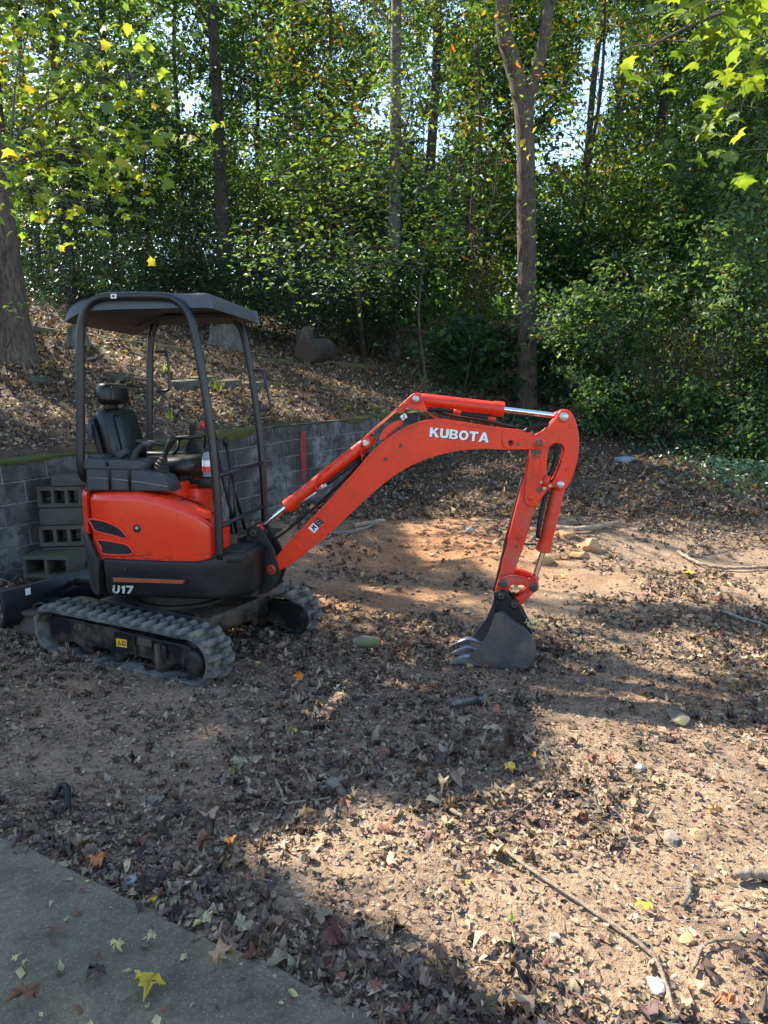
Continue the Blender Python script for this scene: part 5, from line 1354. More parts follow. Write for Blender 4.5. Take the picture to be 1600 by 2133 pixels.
# ------------------------------------------------------------------ near branches with large single leaves
def leaf_variants(kind, cols, n=8):
    out = []
    for k in range(n):
        v, f, t_ = leaf_arrays(np.zeros((1, 3)), 1., np.array([[0, 0, 1.]]), kind, np.array([cols[k % len(cols)]]) * random.uniform(.85, 1.15), rng.normal(0, .25, (1, 3)), np.array([[1., 0, 0]]))
        me = npmesh('leaf', v, f, t_); me.materials.append(MAT['leaf']); out.append(me)
    return out
def place_leaf(var, pos, size, root, base, tilt=.5, down=0.):
    nrm = Vector((random.gauss(0, tilt), random.gauss(0, tilt) - .25, 1)).normalized()
    o = link('leaf', random.choice(var), None, root, tuple(np.array(pos) - base)); s = size * random.uniform(.65, 1.2); o.scale = (s, s, s)
    q = nrm.to_track_quat('Z', 'Y') @ Euler((random.gauss(-down, .2), 0, random.uniform(0, 6.28))).to_quaternion()
    o.rotation_mode = 'QUATERNION'; o.rotation_quaternion = q
    return o
def branchy(name, label, cat, base, limbs, kind, cols, size, n_leaf, bark='bark_dark', spread=.16, tilt=.45, twigs=3, trunk=None, extra_mass=None):
    root = empty(name, base); tag(root, label, cat); b0 = np.array(base, float)
    V = []; F = []; tips = []
    if trunk:
        V, F = trunk_mesh('t', [np.array(p) - b0 for p in trunk[0]], trunk[1], 10, .2)
    for pts, r in limbs:
        P = [np.array(p) - b0 for p in pts]; add_limb(V, F, P, r, r * .25, 7); C = catmull(P, 8)
        for q in C[len(C) // 4:]:
            for _ in range(twigs):
                e = q + rng.normal(0, spread * 1.6, 3) * np.array([1, 1, .55]) + np.array([0, 0, -.03]); tips.append((q + e) / 2); tips.append(e)
                if random.random() < .5: add_limb(V, F, [q, (q + e) / 2 + np.array([0, 0, .03]), e], r * .22, r * .06, 4)
    link('branch', pymesh('branch', V, F, True), MAT[bark], root)
    tips = np.array(tips); var = leaf_variants(kind, cols, 13)
    for k in range(n_leaf):
        p = tips[rng.integers(len(tips))] + rng.normal(0, spread * .45, 3); place_leaf(var, p + b0, size, root, b0, tilt)
    if extra_mass:
        c = tips[rng.integers(len(tips), size=extra_mass)] + rng.normal(0, spread, (extra_mass, 3))
        a = leaf_arrays(c, size * rng.uniform(.5, 1., extra_mass), np.array([0, -.2, 1.]) + rng.normal(0, tilt, (extra_mass, 3)), kind, palette(extra_mass, cols), rng.normal(0, .25, (extra_mass, 3)))
        o = link('foliage', npmesh('foliage', *a), MAT['leaf'], root); o['kind'] = 'stuff'
    return root
MAPLE = [(.12, .18, .02), (.09, .15, .02), (.07, .125, .02), (.15, .21, .025), (.10, .16, .025), (.075, .13, .025)]
branchy('overhanging_maple', 'maple branch with big lobed yellow green leaves hanging into the top right corner', 'tree', (4.6, 4.9, 0),
        [([(4.6, 4.9, 4.6), (3.2, 4.5, 4.25), (2.4, 4.2, 3.95), (1.75, 4.05, 3.72), (1.40, 4., 3.55)], .022), ([(2.7, 4.3, 4.05), (2.2, 4.25, 3.70), (2.0, 4.25, 3.42), (1.85, 4.3, 3.30)], .012), ([(2.6, 4.3, 4.1), (2.0, 3.95, 3.9), (1.6, 3.9, 3.72)], .012), ([(3.0, 4.4, 4.2), (2.5, 4.3, 3.6), (2.42, 4.35, 3.05)], .010)],
        'maple', MAPLE, .135, 210, 'bark_grey', .13, .5, 2, trunk=([(4.6, 4.9, -.2), (4.62, 4.9, 2), (4.6, 4.9, 4.6), (4.5, 5, 8)], [.16, .14, .12, .06]))
MAPL = [(.18, .25, .03), (.14, .21, .03), (.10, .17, .035), (.24, .28, .03), (.085, .15, .04), (.36, .32, .035), (.12, .20, .035), (.17, .24, .035), (.20, .26, .035), (.09, .155, .045), (.16, .24, .035), (.14, .22, .035), (.17, .25, .035)]
branchy('maple_sapling', 'maple sapling with lobed green and yellow leaves spreading over the left side', 'tree', (-4.15, 7.0, gz(-4.15, 7.)),
        [([(-3.66, 7, 3.72), (-3.40, 7, 4.2), (-3.1, 7, 4.45), (-2.67, 7.05, 4.58), (-2.25, 7.1, 4.75)], .016), ([(-3.62, 7, 3.80), (-3.3, 6.9, 3.95), (-2.9, 6.8, 3.98), (-2.5, 6.7, 3.85), (-2.15, 6.7, 3.70)], .012),
         ([(-3.5, 7, 4.0), (-3.0, 7.2, 4.2), (-2.6, 7.3, 4.22), (-2.2, 7.3, 4.15)], .010), ([(-3.7, 7, 3.65), (-3.4, 6.9, 3.68), (-3.1, 6.85, 3.62), (-2.75, 6.8, 3.48)], .010), ([(-3.5, 7, 4.1), (-3.45, 7.1, 4.7), (-3.3, 7.1, 5.1), (-3.2, 7.1, 5.5)], .012), ([(-3.3, 7., 4.3), (-2.9, 7, 4.8), (-2.6, 7, 4.95)], .008)],
        'maple', MAPL, .14, 300, 'bark_grey', .20, .6, 4, trunk=([(-4.15, 7, 1.2), (-3.95, 7, 2.6), (-3.66, 7, 3.72), (-3.5, 7, 4.1)], [.035, .03, .022, .015]), extra_mass=260)
BEE = [(.075, .14, .03), (.055, .115, .03), (.04, .09, .03), (.10, .165, .03), (.05, .10, .035), (.065, .125, .03), (.035, .08, .035), (.12, .17, .03)]
branchy('beech_sapling', 'slender sapling with layered bright oval leaves in front of the pale grey trunk', 'tree', (.66, 12.6, gz(.66, 12.6)),
        [([(.66, 12.3, 4.0), (.1, 11.2, 4.0), (-.69, 10.4, 3.92), (-1.3, 10.1, 3.85), (-1.84, 10., 3.78)], .016), ([(.66, 12.3, 3.8), (.2, 11, 3.75), (-.3, 10.2, 3.55), (-.9, 9.9, 3.42)], .013), ([(.66, 12.3, 4.4), (.9, 11.4, 4.4), (1.3, 11., 4.28)], .010),
         ([(.66, 12.4, 4.6), (0, 11.4, 4.8), (-.7, 10.8, 4.85), (-1.4, 10.6, 4.75)], .014), ([(.66, 12.4, 5.2), (.1, 11.6, 5.5), (-.7, 11, 5.55), (-1.6, 11, 5.5)], .014), ([(.66, 12.4, 5.6), (.6, 11.6, 6.1), (.4, 11.2, 6.35), (.1, 11.1, 6.4)], .010), ([(.66, 12.4, 4.9), (.8, 11.6, 5.1), (1.0, 11.2, 5.0)], .010)],
        'oval', BEE, .13, 300, 'bark_dark', .24, .38, 4, trunk=([(.66, 12.6, 0.4), (.74, 12.55, 1.9), (.60, 12.45, 3.2), (.72, 12.4, 4.6), (.62, 12.4, 6)], [.022, .02, .016, .008]), extra_mass=2300)
branchy('sumac_sprig', 'small leafy sprig reaching out behind the left corner of the canopy', 'plant', (-4.3, 8.1, gz(-4.3, 8.1)),
        [([(-4.3, 8.1, 2.0), (-4.25, 8.05, 2.6), (-4.0, 8, 2.85), (-3.73, 8, 2.78), (-3.5, 8, 2.66)], .007), ([(-4.28, 8.1, 2.3), (-3.9, 8., 2.8), (-3.29, 8, 3.0), (-3.02, 8, 3.04)], .007)],
        'oval', [(.08, .15, .06), (.11, .18, .06), (.06, .12, .05)], .085, 90, 'bark_dark', .07, .4, 2)

# ------------------------------------------------------------------ unseen trees added at left, crowns set towards the sun to shade the yard
shade = []
for gx0, gx1, gy0, gy1, z0, z1, cnt in ((-6.5, 4.5, -.5, 9.2, 8.2, 11.5, 430), (-3.4, 1.6, -.6, 6.5, 8.6, 11, 330)):
    G = np.stack([rng.uniform(gx0, gx1, cnt), rng.uniform(gy0, gy1, cnt)], 1); z = rng.uniform(z0, z1, cnt)
    shade.append(np.concatenate([G - z[:, None] * SLOPE, z[:, None]], 1))
shade = np.concatenate(shade)
tb = [(-7.2, 5.5), (-11.5, 9.5), (-8.8, 12.5), (-15, 13), (-12.5, 16.5)]
own = np.argmin(np.linalg.norm(shade[:, None, :2] - (np.array(tb) + np.array([0, 0]))[None], axis=2), 1)
for k, (x, y) in enumerate(tb):
    cc = shade[own == k]
    if len(cc) < 5: continue
    z = gz(x, y); root = empty('shade_tree', (x, y, z)); b0 = np.array((x, y, z))
    tag(root, ['nearest tall leafy tree beyond the left edge shading the slab', 'tall leafy tree beyond the left edge shading the excavator', 'tall leafy tree at the left beyond the bank', 'farther tall leafy tree well beyond the left edge', 'farthest tall leafy tree beyond the left edge'][k], 'tree', 'tall trees beyond the left edge')
    V, F = trunk_mesh('t', [(0, 0, -.3), (.05, 0, 3), (0, .1, 6), (.1, 0, 11 - z)], [.26, .22, .18, .08], 12, .5)
    for q in cc[rng.integers(len(cc), size=16)]:
        add_limb(V, F, [np.array([0, 0, 5.5 - z + random.uniform(0, 2)]), (q - b0) * .5 + np.array([0, 0, 2.5]), q - b0], .06, .01, 6)
    link('trunk', pymesh('trunk', V, F, True), MAT['bark'], root)
    a = clump_leaves(cc, 80, .42, .19, 'kite', [MG, LG, DK, YG], [3, 3, 2, 1], .35, .4)
    link('crown', npmesh('crown', a[0] - b0, a[1], a[2]), MAT['leaf'], root)
# ------------------------------------------------------------------ leaf litter
def tnormal(x, y, e=.04):
    zx = (terrain(x + e, y) - terrain(x - e, y)) / (2 * e); zy = (terrain(x, y + e) - terrain(x, y - e)) / (2 * e)
    return unit(np.stack([-zx, -zy, np.ones_like(zx)], 1))
def on_slab(x, y):
    return (x * .48 + y * .877) < (-1.526 * .48 + 2.5236 * .877) - (rng.exponential(.022, np.shape(x)) if np.ndim(x) else 0)
def litter_density(x, y):
    sd, _, _ = wall_sd(x, y)
    d = .50 + vnoise(x * .8, y * .8, 61) * .9 + vnoise(x * 2.3, y * 2.3, 62) * .9 + vnoise(x * 6, y * 6, 63) * .7
    d = d - 1.1 * np.clip(clay_amount(x, y) - .25, 0, 1)
    d = d + .55 * np.exp(-(((x - .55) / .55) ** 2 + ((y - 3.05) / .45) ** 2)) + .45 * np.exp(-(((x + .45) / .7) ** 2 + ((y - 2.85) / .4) ** 2)) + .4 * np.exp(-(((x - 2.9) / .9) ** 2 + ((y - 6.) / .9) ** 2)) - .12 * np.exp(-(((x - 1.2) / .7) ** 2 + ((y - 2.4) / .7) ** 2)) + .3 * np.exp(-(((x - 3.3) / 1.2) ** 2 + ((y - 7.8) / .8) ** 2))
    d = d - .5 * np.exp(-(((x + 1.25) / .45) ** 2 + ((y - 3.1) / .35) ** 2)) - .45 * np.exp(-(((x - .35) / .6) ** 2 + ((y - 2.15) / .25) ** 2)) - .4 * np.exp(-(((x - 1.6) / .8) ** 2 + ((y - 5.4) / .5) ** 2))
    # a drift of leaves along the slab edge
    e = (x * .48 + y * .877) - (-1.526 * .48 + 2.5236 * .877)
    d = d + .5 * np.exp(-(e / .22) ** 2)
    d = np.where(y > 8.5, np.maximum(d, .55), d)
    d = np.where(sd > .2, np.maximum(d, .8), d)
    return np.clip(d, .04, 1)
BRN = [(.062, .042, .033), (.135, .090, .062), (.225, .162, .112), (.36, .27, .178), (.19, .085, .055), (.27, .205, .138), (.085, .056, .048)]
BW = [2., 3.8, 3.8, 2., .8, 2.6, 1.8]
def scatter(n, x0, x1, y0, y1, view=.68, power=1.0):
    y = y0 + (y1 - y0) * rng.random(n) ** power; half = view * y + .5
    x = rng.uniform(-1, 1, n) * half
    return x, y
def lay(n, y0, y1, size, kind, lift, tilt, cols, w, dfun=litter_density, power=1., view=.66, curl=.5, var=.3, slab=False):
    x, y = scatter(n, 0, 0, y0, y1, view, power); k = rng.random(n) < dfun(x, y)
    sd, _, _ = wall_sd(x, y); ss_ok = ~((sd > -.01) & (sd < .16) & (y < 12.3))
    k &= ss_ok
    if not slab: k &= ~on_slab(x, y)
    x, y = x[k], y[k]; n = len(x); z = terrain(x, y)
    nr = tnormal(x, y) + rng.normal(0, tilt, (n, 3)); nr[:, 2] = np.abs(nr[:, 2]) + .15
    s = size * rng.uniform(.5, 1.35, n)
    C = np.stack([x, y, z + lift * rng.random(n) + s * .10], 1)
    return leaf_arrays(C, s, nr, kind, palette(n, cols, w, var), rng.normal(0, curl, (n, 3)), jit=.09)
near = [lay(3400, 1.5, 4.6, .065, 'maple', .018, .22, BRN, BW, power=1.25, curl=.8),
        lay(8500, 1.5, 5.2, .042, 'oval', .014, .28, BRN, BW, power=1.2, curl=.8),
        lay(60000, 1.5, 5.4, .022, 'chip', .007, .25, BRN, [1.5, 3.2, 4.5, 3.4, .6, 3.4, 1.2], dfun=lambda x, y: np.clip(litter_density(x, y) + .25, 0, 1), power=1.2, curl=.6),
        lay(16000, 1.5, 5.0, .012, 'chip', .004, .35, [(.30, .23, .16), (.38, .31, .23), (.20, .15, .11)], None, dfun=lambda x, y: np.full_like(x, .7), curl=.5)]
mid = [lay(9000, 4.4, 9.5, .065, 'maple', .02, .45, BRN, BW, curl=.9), lay(38000, 4.4, 9.5, .04, 'chip', .012, .45, BRN, BW, curl=.7)]
far = [lay(42000, 8.5, 19, .10, 'oval', .03, .45, BRN + [(.36, .15, .05), (.34, .25, .05)], BW + [.35, .2], curl=.9, view=.62), lay(14000, 19, 34, .16, 'kite', .03, .4, BRN, BW)]
for pr, lab in ((near, 'dry brown leaf litter covering the foreground soil'), (mid, 'brown leaf litter round the excavator and bucket'), (far, 'brown leaf litter covering the bank and the woodland floor')):
    v, f, t_ = merge(pr); tag(link('leaf_litter', npmesh('leaf_litter', v, f, t_), MAT['dead']), lab, 'leaf litter', kind='stuff')
# ------------------------------------------------------------------ crumbs of soil and small gravel
def ico():
    bm = bmesh.new(); bmesh.ops.create_icosphere(bm, subdivisions=1, radius=.5); v = np.array([q.co[:] for q in bm.verts]); f = np.array([[q.index for q in ff.verts] for ff in bm.faces]); bm.free(); return v, f
IV, IF = ico()
def crumbs(n, y0, y1, size, cols, w, dens, power=1.):
    x, y = scatter(n, 0, 0, y0, y1, .66, power); k = (rng.random(n) < dens(x, y)) & ~on_slab(x, y)
    sd, _, _ = wall_sd(x, y); k &= sd < -.03; x, y = x[k], y[k]; n = len(x)
    s = size * (.35 + rng.random(n) ** 4 * 2.2); sc3 = rng.uniform(.6, 1.2, (n, 1, 3)) * np.array([1, 1, .7])
    jit = 1 + rng.uniform(-.3, .3, (n, len(IV), 1))
    V = IV[None] * jit * sc3 * s[:, None, None] + np.stack([x, y, terrain(x, y) + s * .12], 1)[:, None]
    F = (IF[None] + (np.arange(n) * len(IV))[:, None, None]).reshape(-1, 3)
    return V.reshape(-1, 3), F, np.repeat(palette(n, cols, w, .25), len(IV), 0)
SOILC = [(.20, .14, .095), (.27, .19, .13), (.14, .10, .07), (.36, .31, .25)]
CLAYC = [(.36, .18, .08), (.44, .25, .12), (.28, .14, .065)]
cr = [crumbs(9000, 1.5, 5.5, .010, SOILC, [4, 3, 3, .8], lambda x, y: np.clip(1.1 - litter_density(x, y), .15, 1), 1.2),
      crumbs(9000, 4.5, 9.5, .022, SOILC + CLAYC, [3, 3, 2, .5, 1, 1, 1], lambda x, y: np.clip(clay_amount(x, y) * 1.1 + .12, 0, 1)),
      crumbs(3500, 6.6, 8.6, .035, CLAYC, None, lambda x, y: np.exp(-(((x - 1.05) / .65) ** 2 + ((y - 7.6) / .45) ** 2)))]
v, f, t_ = merge(cr)
m, t, b, _ = newmat('crumb'); at_ = N(t, 'ShaderNodeAttribute', attribute_name='tint'); t.links.new(at_.outputs['Color'], b.inputs['Base Color']); b.inputs['Roughness'].default_value = .95
vv = coords(t); bump(t, noise(t, vv, 90, 4, .7), b, .8, .006); MAT['crumb'] = m
tag(link('soil_crumbs', npmesh('soil_crumbs', v, f, t_), m), 'loose crumbs of soil and orange clay on the yard', 'soil', kind='stuff')
# fine twigs and pine straw
parts = []
n = 2600; x, y = scatter(n, 0, 0, 1.5, 9, .66, 1.1); k = (~on_slab(x, y)) & (wall_sd(x, y)[0] < -.05); x, y = x[k], y[k]; n = len(x); a = rng.uniform(0, math.pi, n); L = rng.uniform(.02, .10, n); w_ = rng.uniform(.0012, .003, n); z = terrain(x, y) + .008
dx = np.cos(a) * L / 2; dy = np.sin(a) * L / 2; px_ = -np.sin(a) * w_; py_ = np.cos(a) * w_; tl_ = rng.normal(0, .012, n)
V = np.stack([np.stack([x - dx - px_, y - dy - py_, z - tl_], 1), np.stack([x - dx + px_, y - dy + py_, z - tl_], 1), np.stack([x + dx, y + dy, z + tl_ + .002], 1), np.stack([x - dx, y - dy, z - tl_ + w_ * 1.6], 1)], 1)
F = (np.array([[0, 1, 2], [1, 3, 2], [3, 0, 2], [0, 3, 1]])[None] + (np.arange(n) * 4)[:, None, None]).reshape(-1, 3)
tag(link('twig_litter', npmesh('twig_litter', V.reshape(-1, 3), F, np.repeat(palette(n, [(.30, .23, .16), (.16, .11, .08), (.40, .34, .27)]), 4, 0)), m), 'fine twigs and straw scattered over the yard', 'twigs', kind='stuff')

# ------------------------------------------------------------------ single fallen leaves
DEADV = {}
def fallen(x, y, size, col, kind, label, group=None, rz=None, tilt=.25, curl=.7, z=None, lift=.01):
    nr = np.array([[random.gauss(0, tilt), random.gauss(0, tilt), 1.]]); cu = rng.normal(0, curl, (1, 3)); h = np.array([[math.cos(rz or random.uniform(0, 6.28)), math.sin(rz or random.uniform(0, 6.28)), 0]])
    v, f, t_ = leaf_arrays(np.zeros((1, 3)), size, nr, kind, np.array([col]), cu, h, jit=.05)
    v[:, 2] -= v[:, 2].min()
    # a short stalk
    st = v[0]; e = st + unit(st * np.array([1, 1, .2])) * size * .45
    s4 = np.array([st + [.0012, 0, 0], st - [.0012, 0, 0], e, st + [0, 0, .002]]); f4 = np.array([[0, 1, 2], [1, 3, 2], [3, 0, 2]]) + len(v)
    v = np.concatenate([v, s4]); f = np.concatenate([f, f4]); t_ = np.concatenate([t_, np.repeat(np.array([col]) * .7, 4, 0)])
    zz = (.0225 if on_slab(x, y) else gz(x, y) + .004) if z is None else z
    o = link('fallen_leaf', npmesh('fallen_leaf', v, f, t_), MAT['dead'], None, (x, y, zz + lift))
    return tag(o, label, 'leaf', group)
YL = (.60, .42, .035); ORL = (.62, .20, .03); PT = (.42, .34, .15); BR1 = (.17, .085, .05); DB = (.075, .05, .042); RD = (.13, .05, .04); GRN = (.20, .38, .05)
for a in [(-.59, 2.44, .10, (.66, .28, .06), 'maple', 'bright orange lobed leaf in the sun beside the shadow edge'), (-.80, 2.15, .095, YL, 'oval', 'yellow leaf lying on the edge of the concrete slab'),
          (-.68, 1.77, .10, (.52, .38, .04), 'maple', 'yellow leaf in the middle of the concrete slab at the bottom'), (.88, 2.11, .075, YL, 'maple', 'bright yellow leaf standing in the sunny litter at lower right'),
          (.42, 2.05, .06, GRN, 'oval', 'fresh green leaf lying on the sunlit soil'), (-.52, 4.09, .10, ORL, 'maple', 'orange leaf standing upright in front of the excavator tracks'),
          (-.83, 4.32, .09, YL, 'oval', 'yellow leaf just right of the near rubber track'), (2.91, 6.48, .12, YL, 'maple', 'yellow leaf on the sunny ground right of the bucket'), (1.68, 6.43, .10, YL, 'oval', 'small yellow leaf behind the bucket'),
          (2.25, 4.75, .08, YL, 'oval', 'small yellow leaf in the shadow band at right'), (-.47, 3.38, .07, (.55, .42, .14), 'maple', 'pale yellow starry leaf in the shade below the tracks'), (-.69, 2.98, .09, PT, 'maple', 'tan crumpled leaf left of the round stone'),
          (-.39, 3.11, .085, (.50, .34, .12), 'oval', 'yellow tan leaf above the round stone'), (.59, 3.01, .10, (.60, .38, .06), 'maple', 'curled yellow leaf on the dark leaf pile'), (.72, 3.13, .09, (.55, .30, .06), 'oval', 'orange yellow leaf at the edge of the dark leaf pile'),
          (-1.07, 2.35, .11, (.42, .15, .05), 'maple', 'rusty orange leaf at the slab corner'), (-.59, 2.04, .12, (.48, .40, .20), 'maple', 'pale yellow torn leaf over the slab edge'), (-1.01, 1.73, .13, BR1, 'maple', 'large brown leaf in the bottom left corner'),
          (-1.06, 1.99, .12, (.14, .085, .06), 'oval', 'curled brown leaf on the left of the slab'), (-.85, 1.82, .09, DB, 'maple', 'dark brown leaf lying flat on the slab'), (-.83, 1.92, .07, (.46, .40, .16), 'maple', 'small pale yellow leaf on the slab left of centre'),
          (-.49, 1.87, .12, (.34, .22, .12), 'maple', 'tan maple leaf on the slab near its right edge'), (-.16, 1.95, .14, RD, 'maple', 'large dark red maple leaf in the shaded litter'), (.30, 2.22, .05, ORL, 'oval', 'tiny orange leaf on the sunlit soil'),
          (.98, 1.74, .11, (.52, .20, .10), 'maple', 'reddish orange maple leaf in the lower right corner'), (-1.18, 2.46, .12, (.27, .18, .11), 'maple', 'big tan leaf on the litter above the slab corner'), (-.69, 2.44, .13, (.28, .15, .10), 'maple', 'reddish brown leaf left of the bright orange leaf'),
          (-.95, 1.68, .05, (.50, .43, .2), 'oval', 'small cream leaf near the bottom of the slab'), (-1.12, 1.88, .05, (.5, .4, .16), 'maple', 'small cream leaf at the left edge of the slab')]:
    fallen(*a[:2], a[2] * .85, a[3], a[4], a[5], 'single leaves that stand out', tilt=.7 if 'upright' in a[5] or 'standing' in a[5] else .25)
for k in range(46):   # small leaves on the slab
    while True:
        x, y = random.uniform(-1.3, .2), random.uniform(1.6, 2.6)
        if on_slab(x, y) and abs(x) < .6 * y: break
    fallen(x, y, random.choice([.02, .025, .03, .045]), random.choice([PT, (.30, .26, .14), BR1, DB, (.40, .34, .18)]), random.choice(['oval', 'chip', 'maple']), 'small dry leaf scrap lying on the concrete slab', 'leaf scraps on the slab', lift=.002)
for k in range(180):
    while True:
        x, y = random.uniform(-1.8, 1.9), 1.6 + 2.0 * random.random() ** 1.3
        if not on_slab(x, y) and abs(x) < .6 * y and random.random() < litter_density(np.array([x]), np.array([y]))[0]: break
    c = palette(1, BRN, BW)[0]
    fallen(x, y, random.uniform(.05, .09), tuple(c), 'maple' if k % 3 else 'oval', 'curled brown leaf lying loose on the foreground leaf litter', 'loose brown leaves on the foreground litter', tilt=.25, curl=.8, lift=.012)

# ------------------------------------------------------------------ stones
def stonemat(name, a, b_, moss=0.):
    m, t, bs_, _ = newmat(name); v = coords(t); n1 = noise(t, v, 7, 8, .7); n2 = noise(t, v, 60, 4, .7)
    c = mix(t, n1, a, b_); c = mix(t, 1., c, ramp(t, n2, [(.3, (.6,) * 3), (.7, (1.2,) * 3)]), 'MULTIPLY')
    if moss: c = mix(t, ramp(t, n1, [(.45, (0, 0, 0)), (.6, (moss,) * 3)]), c, (.10, .12, .02))
    t.links.new(c, bs_.inputs['Base Color']); bs_.inputs['Roughness'].default_value = .9; bump(t, n2, bs_, .7, .006); return m
STN = {'tan': stonemat('tan_rock', (.36, .20, .085), (.50, .34, .17)), 'grey': stonemat('grey_brown_stone', (.13, .105, .08), (.24, .205, .16)), 'white': stonemat('white_quartz', (.24, .24, .22), (.46, .46, .43)), 'moss': stonemat('mossy_stone', (.12, .105, .08), (.22, .19, .14), .8), 'dark': stonemat('dark_stone', (.035, .035, .035), (.14, .13, .12)), 'clay': stonemat('clay_clod', (.34, .17, .075), (.44, .25, .12)), 'blue': stonemat('blue_grey_paver', (.20, .24, .28), (.32, .37, .42))}
def stone(x, y, size, mt, label, seed, ang=.35, emb=.34):
    bm = bmesh.new(); bmesh.ops.create_icosphere(bm, subdivisions=3, radius=.5)
    r2 = np.random.default_rng(seed); cuts = unit(r2.normal(size=(14, 3))); dd = r2.uniform(.26, .42, 14)
    for v_ in bm.verts:
        p = np.array(v_.co)
        for c_, d_ in zip(cuts, dd):
            q = p @ c_
            if q > d_: p = p - c_ * (q - d_) * (1. if ang > .3 else .5)
        p = p * (1 + .16 * float(vnoise(np.array([p[0] * 7 + seed]), np.array([p[1] * 7 + p[2] * 5]), seed)[0]))
        v_.co = p * np.array(size)
    me = bm_mesh('stone', bm, angle=22 if ang > .3 else 80)
    o = link('stone', me, STN[mt], None, (x, y, gz(x, y) + size[2] * (.5 - emb) * .7), (0, 0, seed * 1.3))
    return tag(o, label, 'stone', 'stones lying on the ground')
for a in [(-.93, 2.29, (.085, .07, .05), 'white', 'white chalky stone beside the slab edge', 3), (-.21, 2.85, (.14, .10, .085), 'grey', 'rounded grey brown stone in the leaf litter', 4, .2), (-.14, 4.73, (.26, .18, .11), 'moss', 'mossy stone on the ground between tracks and bucket', 5), (1.14, 2.53, (.10, .08, .06), 'grey', 'pale brown stone in the sunny litter on the right', 6),
          (2.21, 7.2, (.26, .20, .21), 'tan', 'largest tan rock behind the bucket', 7), (1.62, 6.93, (.36, .24, .21), 'tan', 'tan rock right behind the excavator arm', 8), (2.03, 7.59, (.22, .18, .16), 'tan', 'small tan rock left of the largest tan rock', 9), (1.78, 7.5, (.16, .13, .11), 'tan', 'little tan rock beside the arm cylinder', 19), (2.03, 7.05, (.28, .18, .10), 'clay', 'crumbly orange clay lump in front of the tan rocks', 10), (1.86, 7.02, (.14, .12, .09), 'clay', 'small orange clay lump next to the arm', 20),
          (1.59, 3.55, (.24, .13, .06), 'moss', 'flat mossy stone sunk in the soil on the right', 11), (1.26, 2.55, (.08, .07, .05), 'tan', 'orange tan stone near the right edge', 12), (.40, 5.26, (.07, .06, .09), 'dark', 'dark lump of soil on bare ground before the boom', 13), (.66, 5.36, (.08, .07, .06), 'tan', 'small square tan stone left of the bucket', 14),
          (-1.0, 2.79, (.10, .08, .05), 'grey', 'grey stone half hidden in litter on the left', 15), (.80, 1.81, (.07, .06, .05), 'white', 'pale stone near the long stick at the bottom', 16), (1.22, 3.07, (.06, .05, .05), 'white', 'little pale stone in the litter on the right', 17), (.09, 1.86, (.11, .06, .05), 'dark', 'dark split rock with white streak at the bottom', 18), (1.0, 2.75, (.05, .05, .04), 'grey', 'small brown stone left of the pale stones', 21), (.97, 1.98, (.06, .05, .04), 'tan', 'small tan stone below the short stick', 22),
          (2.9, 9.3, (.10, .08, .06), 'white', 'pale stone in the shaded leaves at right', 23), (1.0, 7.9, (.14, .1, .08), 'white', 'pale stone on the orange clay heap', 24), (.55, 2.0, (.05, .04, .03), 'white', 'tiny white stone on the sunlit soil', 25)]:
    stone(*a)
pv = rbox('paving_stone', (4.18, 12.05, gz(4.18, 12.05) + .035), (.30, .22, .06), STN['blue'], None, .012, 2, (R(6), R(-4), R(25))); tag(pv, 'blue grey paving stone lying alone in the leaves', 'stone')

# ------------------------------------------------------------------ sticks and branches on the ground
MAT['stick'] = barkmat('dry_stick', (.20, .14, .095), (.42, .33, .25)); MAT['stick_dark'] = barkmat('dark_stick', (.07, .05, .04), (.17, .125, .10)); MAT['wood_pale'] = barkmat('weathered_wood', (.14, .13, .115), (.30, .285, .26))
def stick(pts, r, mat, label, cat='stick', lift=.012, taper=.6, n=7, twigs=()):
    b0 = np.array([pts[0][0], pts[0][1], gz(*pts[0][:2])]); P = []
    for p in pts: P.append(np.array([p[0], p[1], gz(p[0], p[1]) + r + lift + (p[2] if len(p) > 2 else 0)]) - b0)
    C = catmull(P, 7); C[1:-1] += rng.normal(0, min(r * .25, .004), C[1:-1].shape); V, F = sweep_arrays(C, np.linspace(r, r * taper, len(C)) * (1 + rng.normal(0, .05, len(C))), n)
    V = [tuple(v_) for v_ in V]
    for tp in twigs:
        add_limb(V, F, [np.array([q[0], q[1], gz(q[0], q[1]) + r + (q[2] if len(q) > 2 else .02)]) - b0 for q in tp], r * .6, r * .25, 6)
    o = link('stick', pymesh('stick', V, F, True), MAT[mat], None, tuple(b0)); return tag(o, label, cat, 'sticks and branches on the ground')
stick([(.43, 2.46), (.53, 2.31), (.66, 2.14), (.82, 1.93), (.83, 1.79), (.81, 1.6)], .0065, 'stick', 'long pale stick running down to the bottom right', taper=1.1, twigs=[[(.46, 2.42), (.42, 2.52), (.43, 2.6)]])
stick([(.35, 2.49), (.51, 2.62), (.67, 2.79), (.81, 2.97)], .007, 'stick_dark', 'dark thin twig lying across the leaf pile')
stick([(-.48, 2.88), (-.44, 2.78), (-.41, 2.72), (-.23, 2.76)], .007, 'stick', 'bent pale twig beside the round stone')
stick([(3.10, 7.18), (3.20, 6.84), (3.47, 6.71), (3.9, 6.64)], .018, 'stick', 'bent grey branch on the sunny ground at the right edge', 'branch', taper=.9, twigs=[[(3.15, 7.1), (3.3, 7.2, .06), (3.62, 7.34, .1), (4.4, 7.75, .05)]])
stick([(1.27, 2.28), (1.36, 2.28), (1.48, 2.29)], .018, 'stick', 'short thick sawn branch at the right edge', 'branch', taper=1.)
stick([(1.11, 2.28), (1.07, 2.2), (1.02, 2.13)], .011, 'stick', 'short pale stick left of the thick branch', taper=.9)
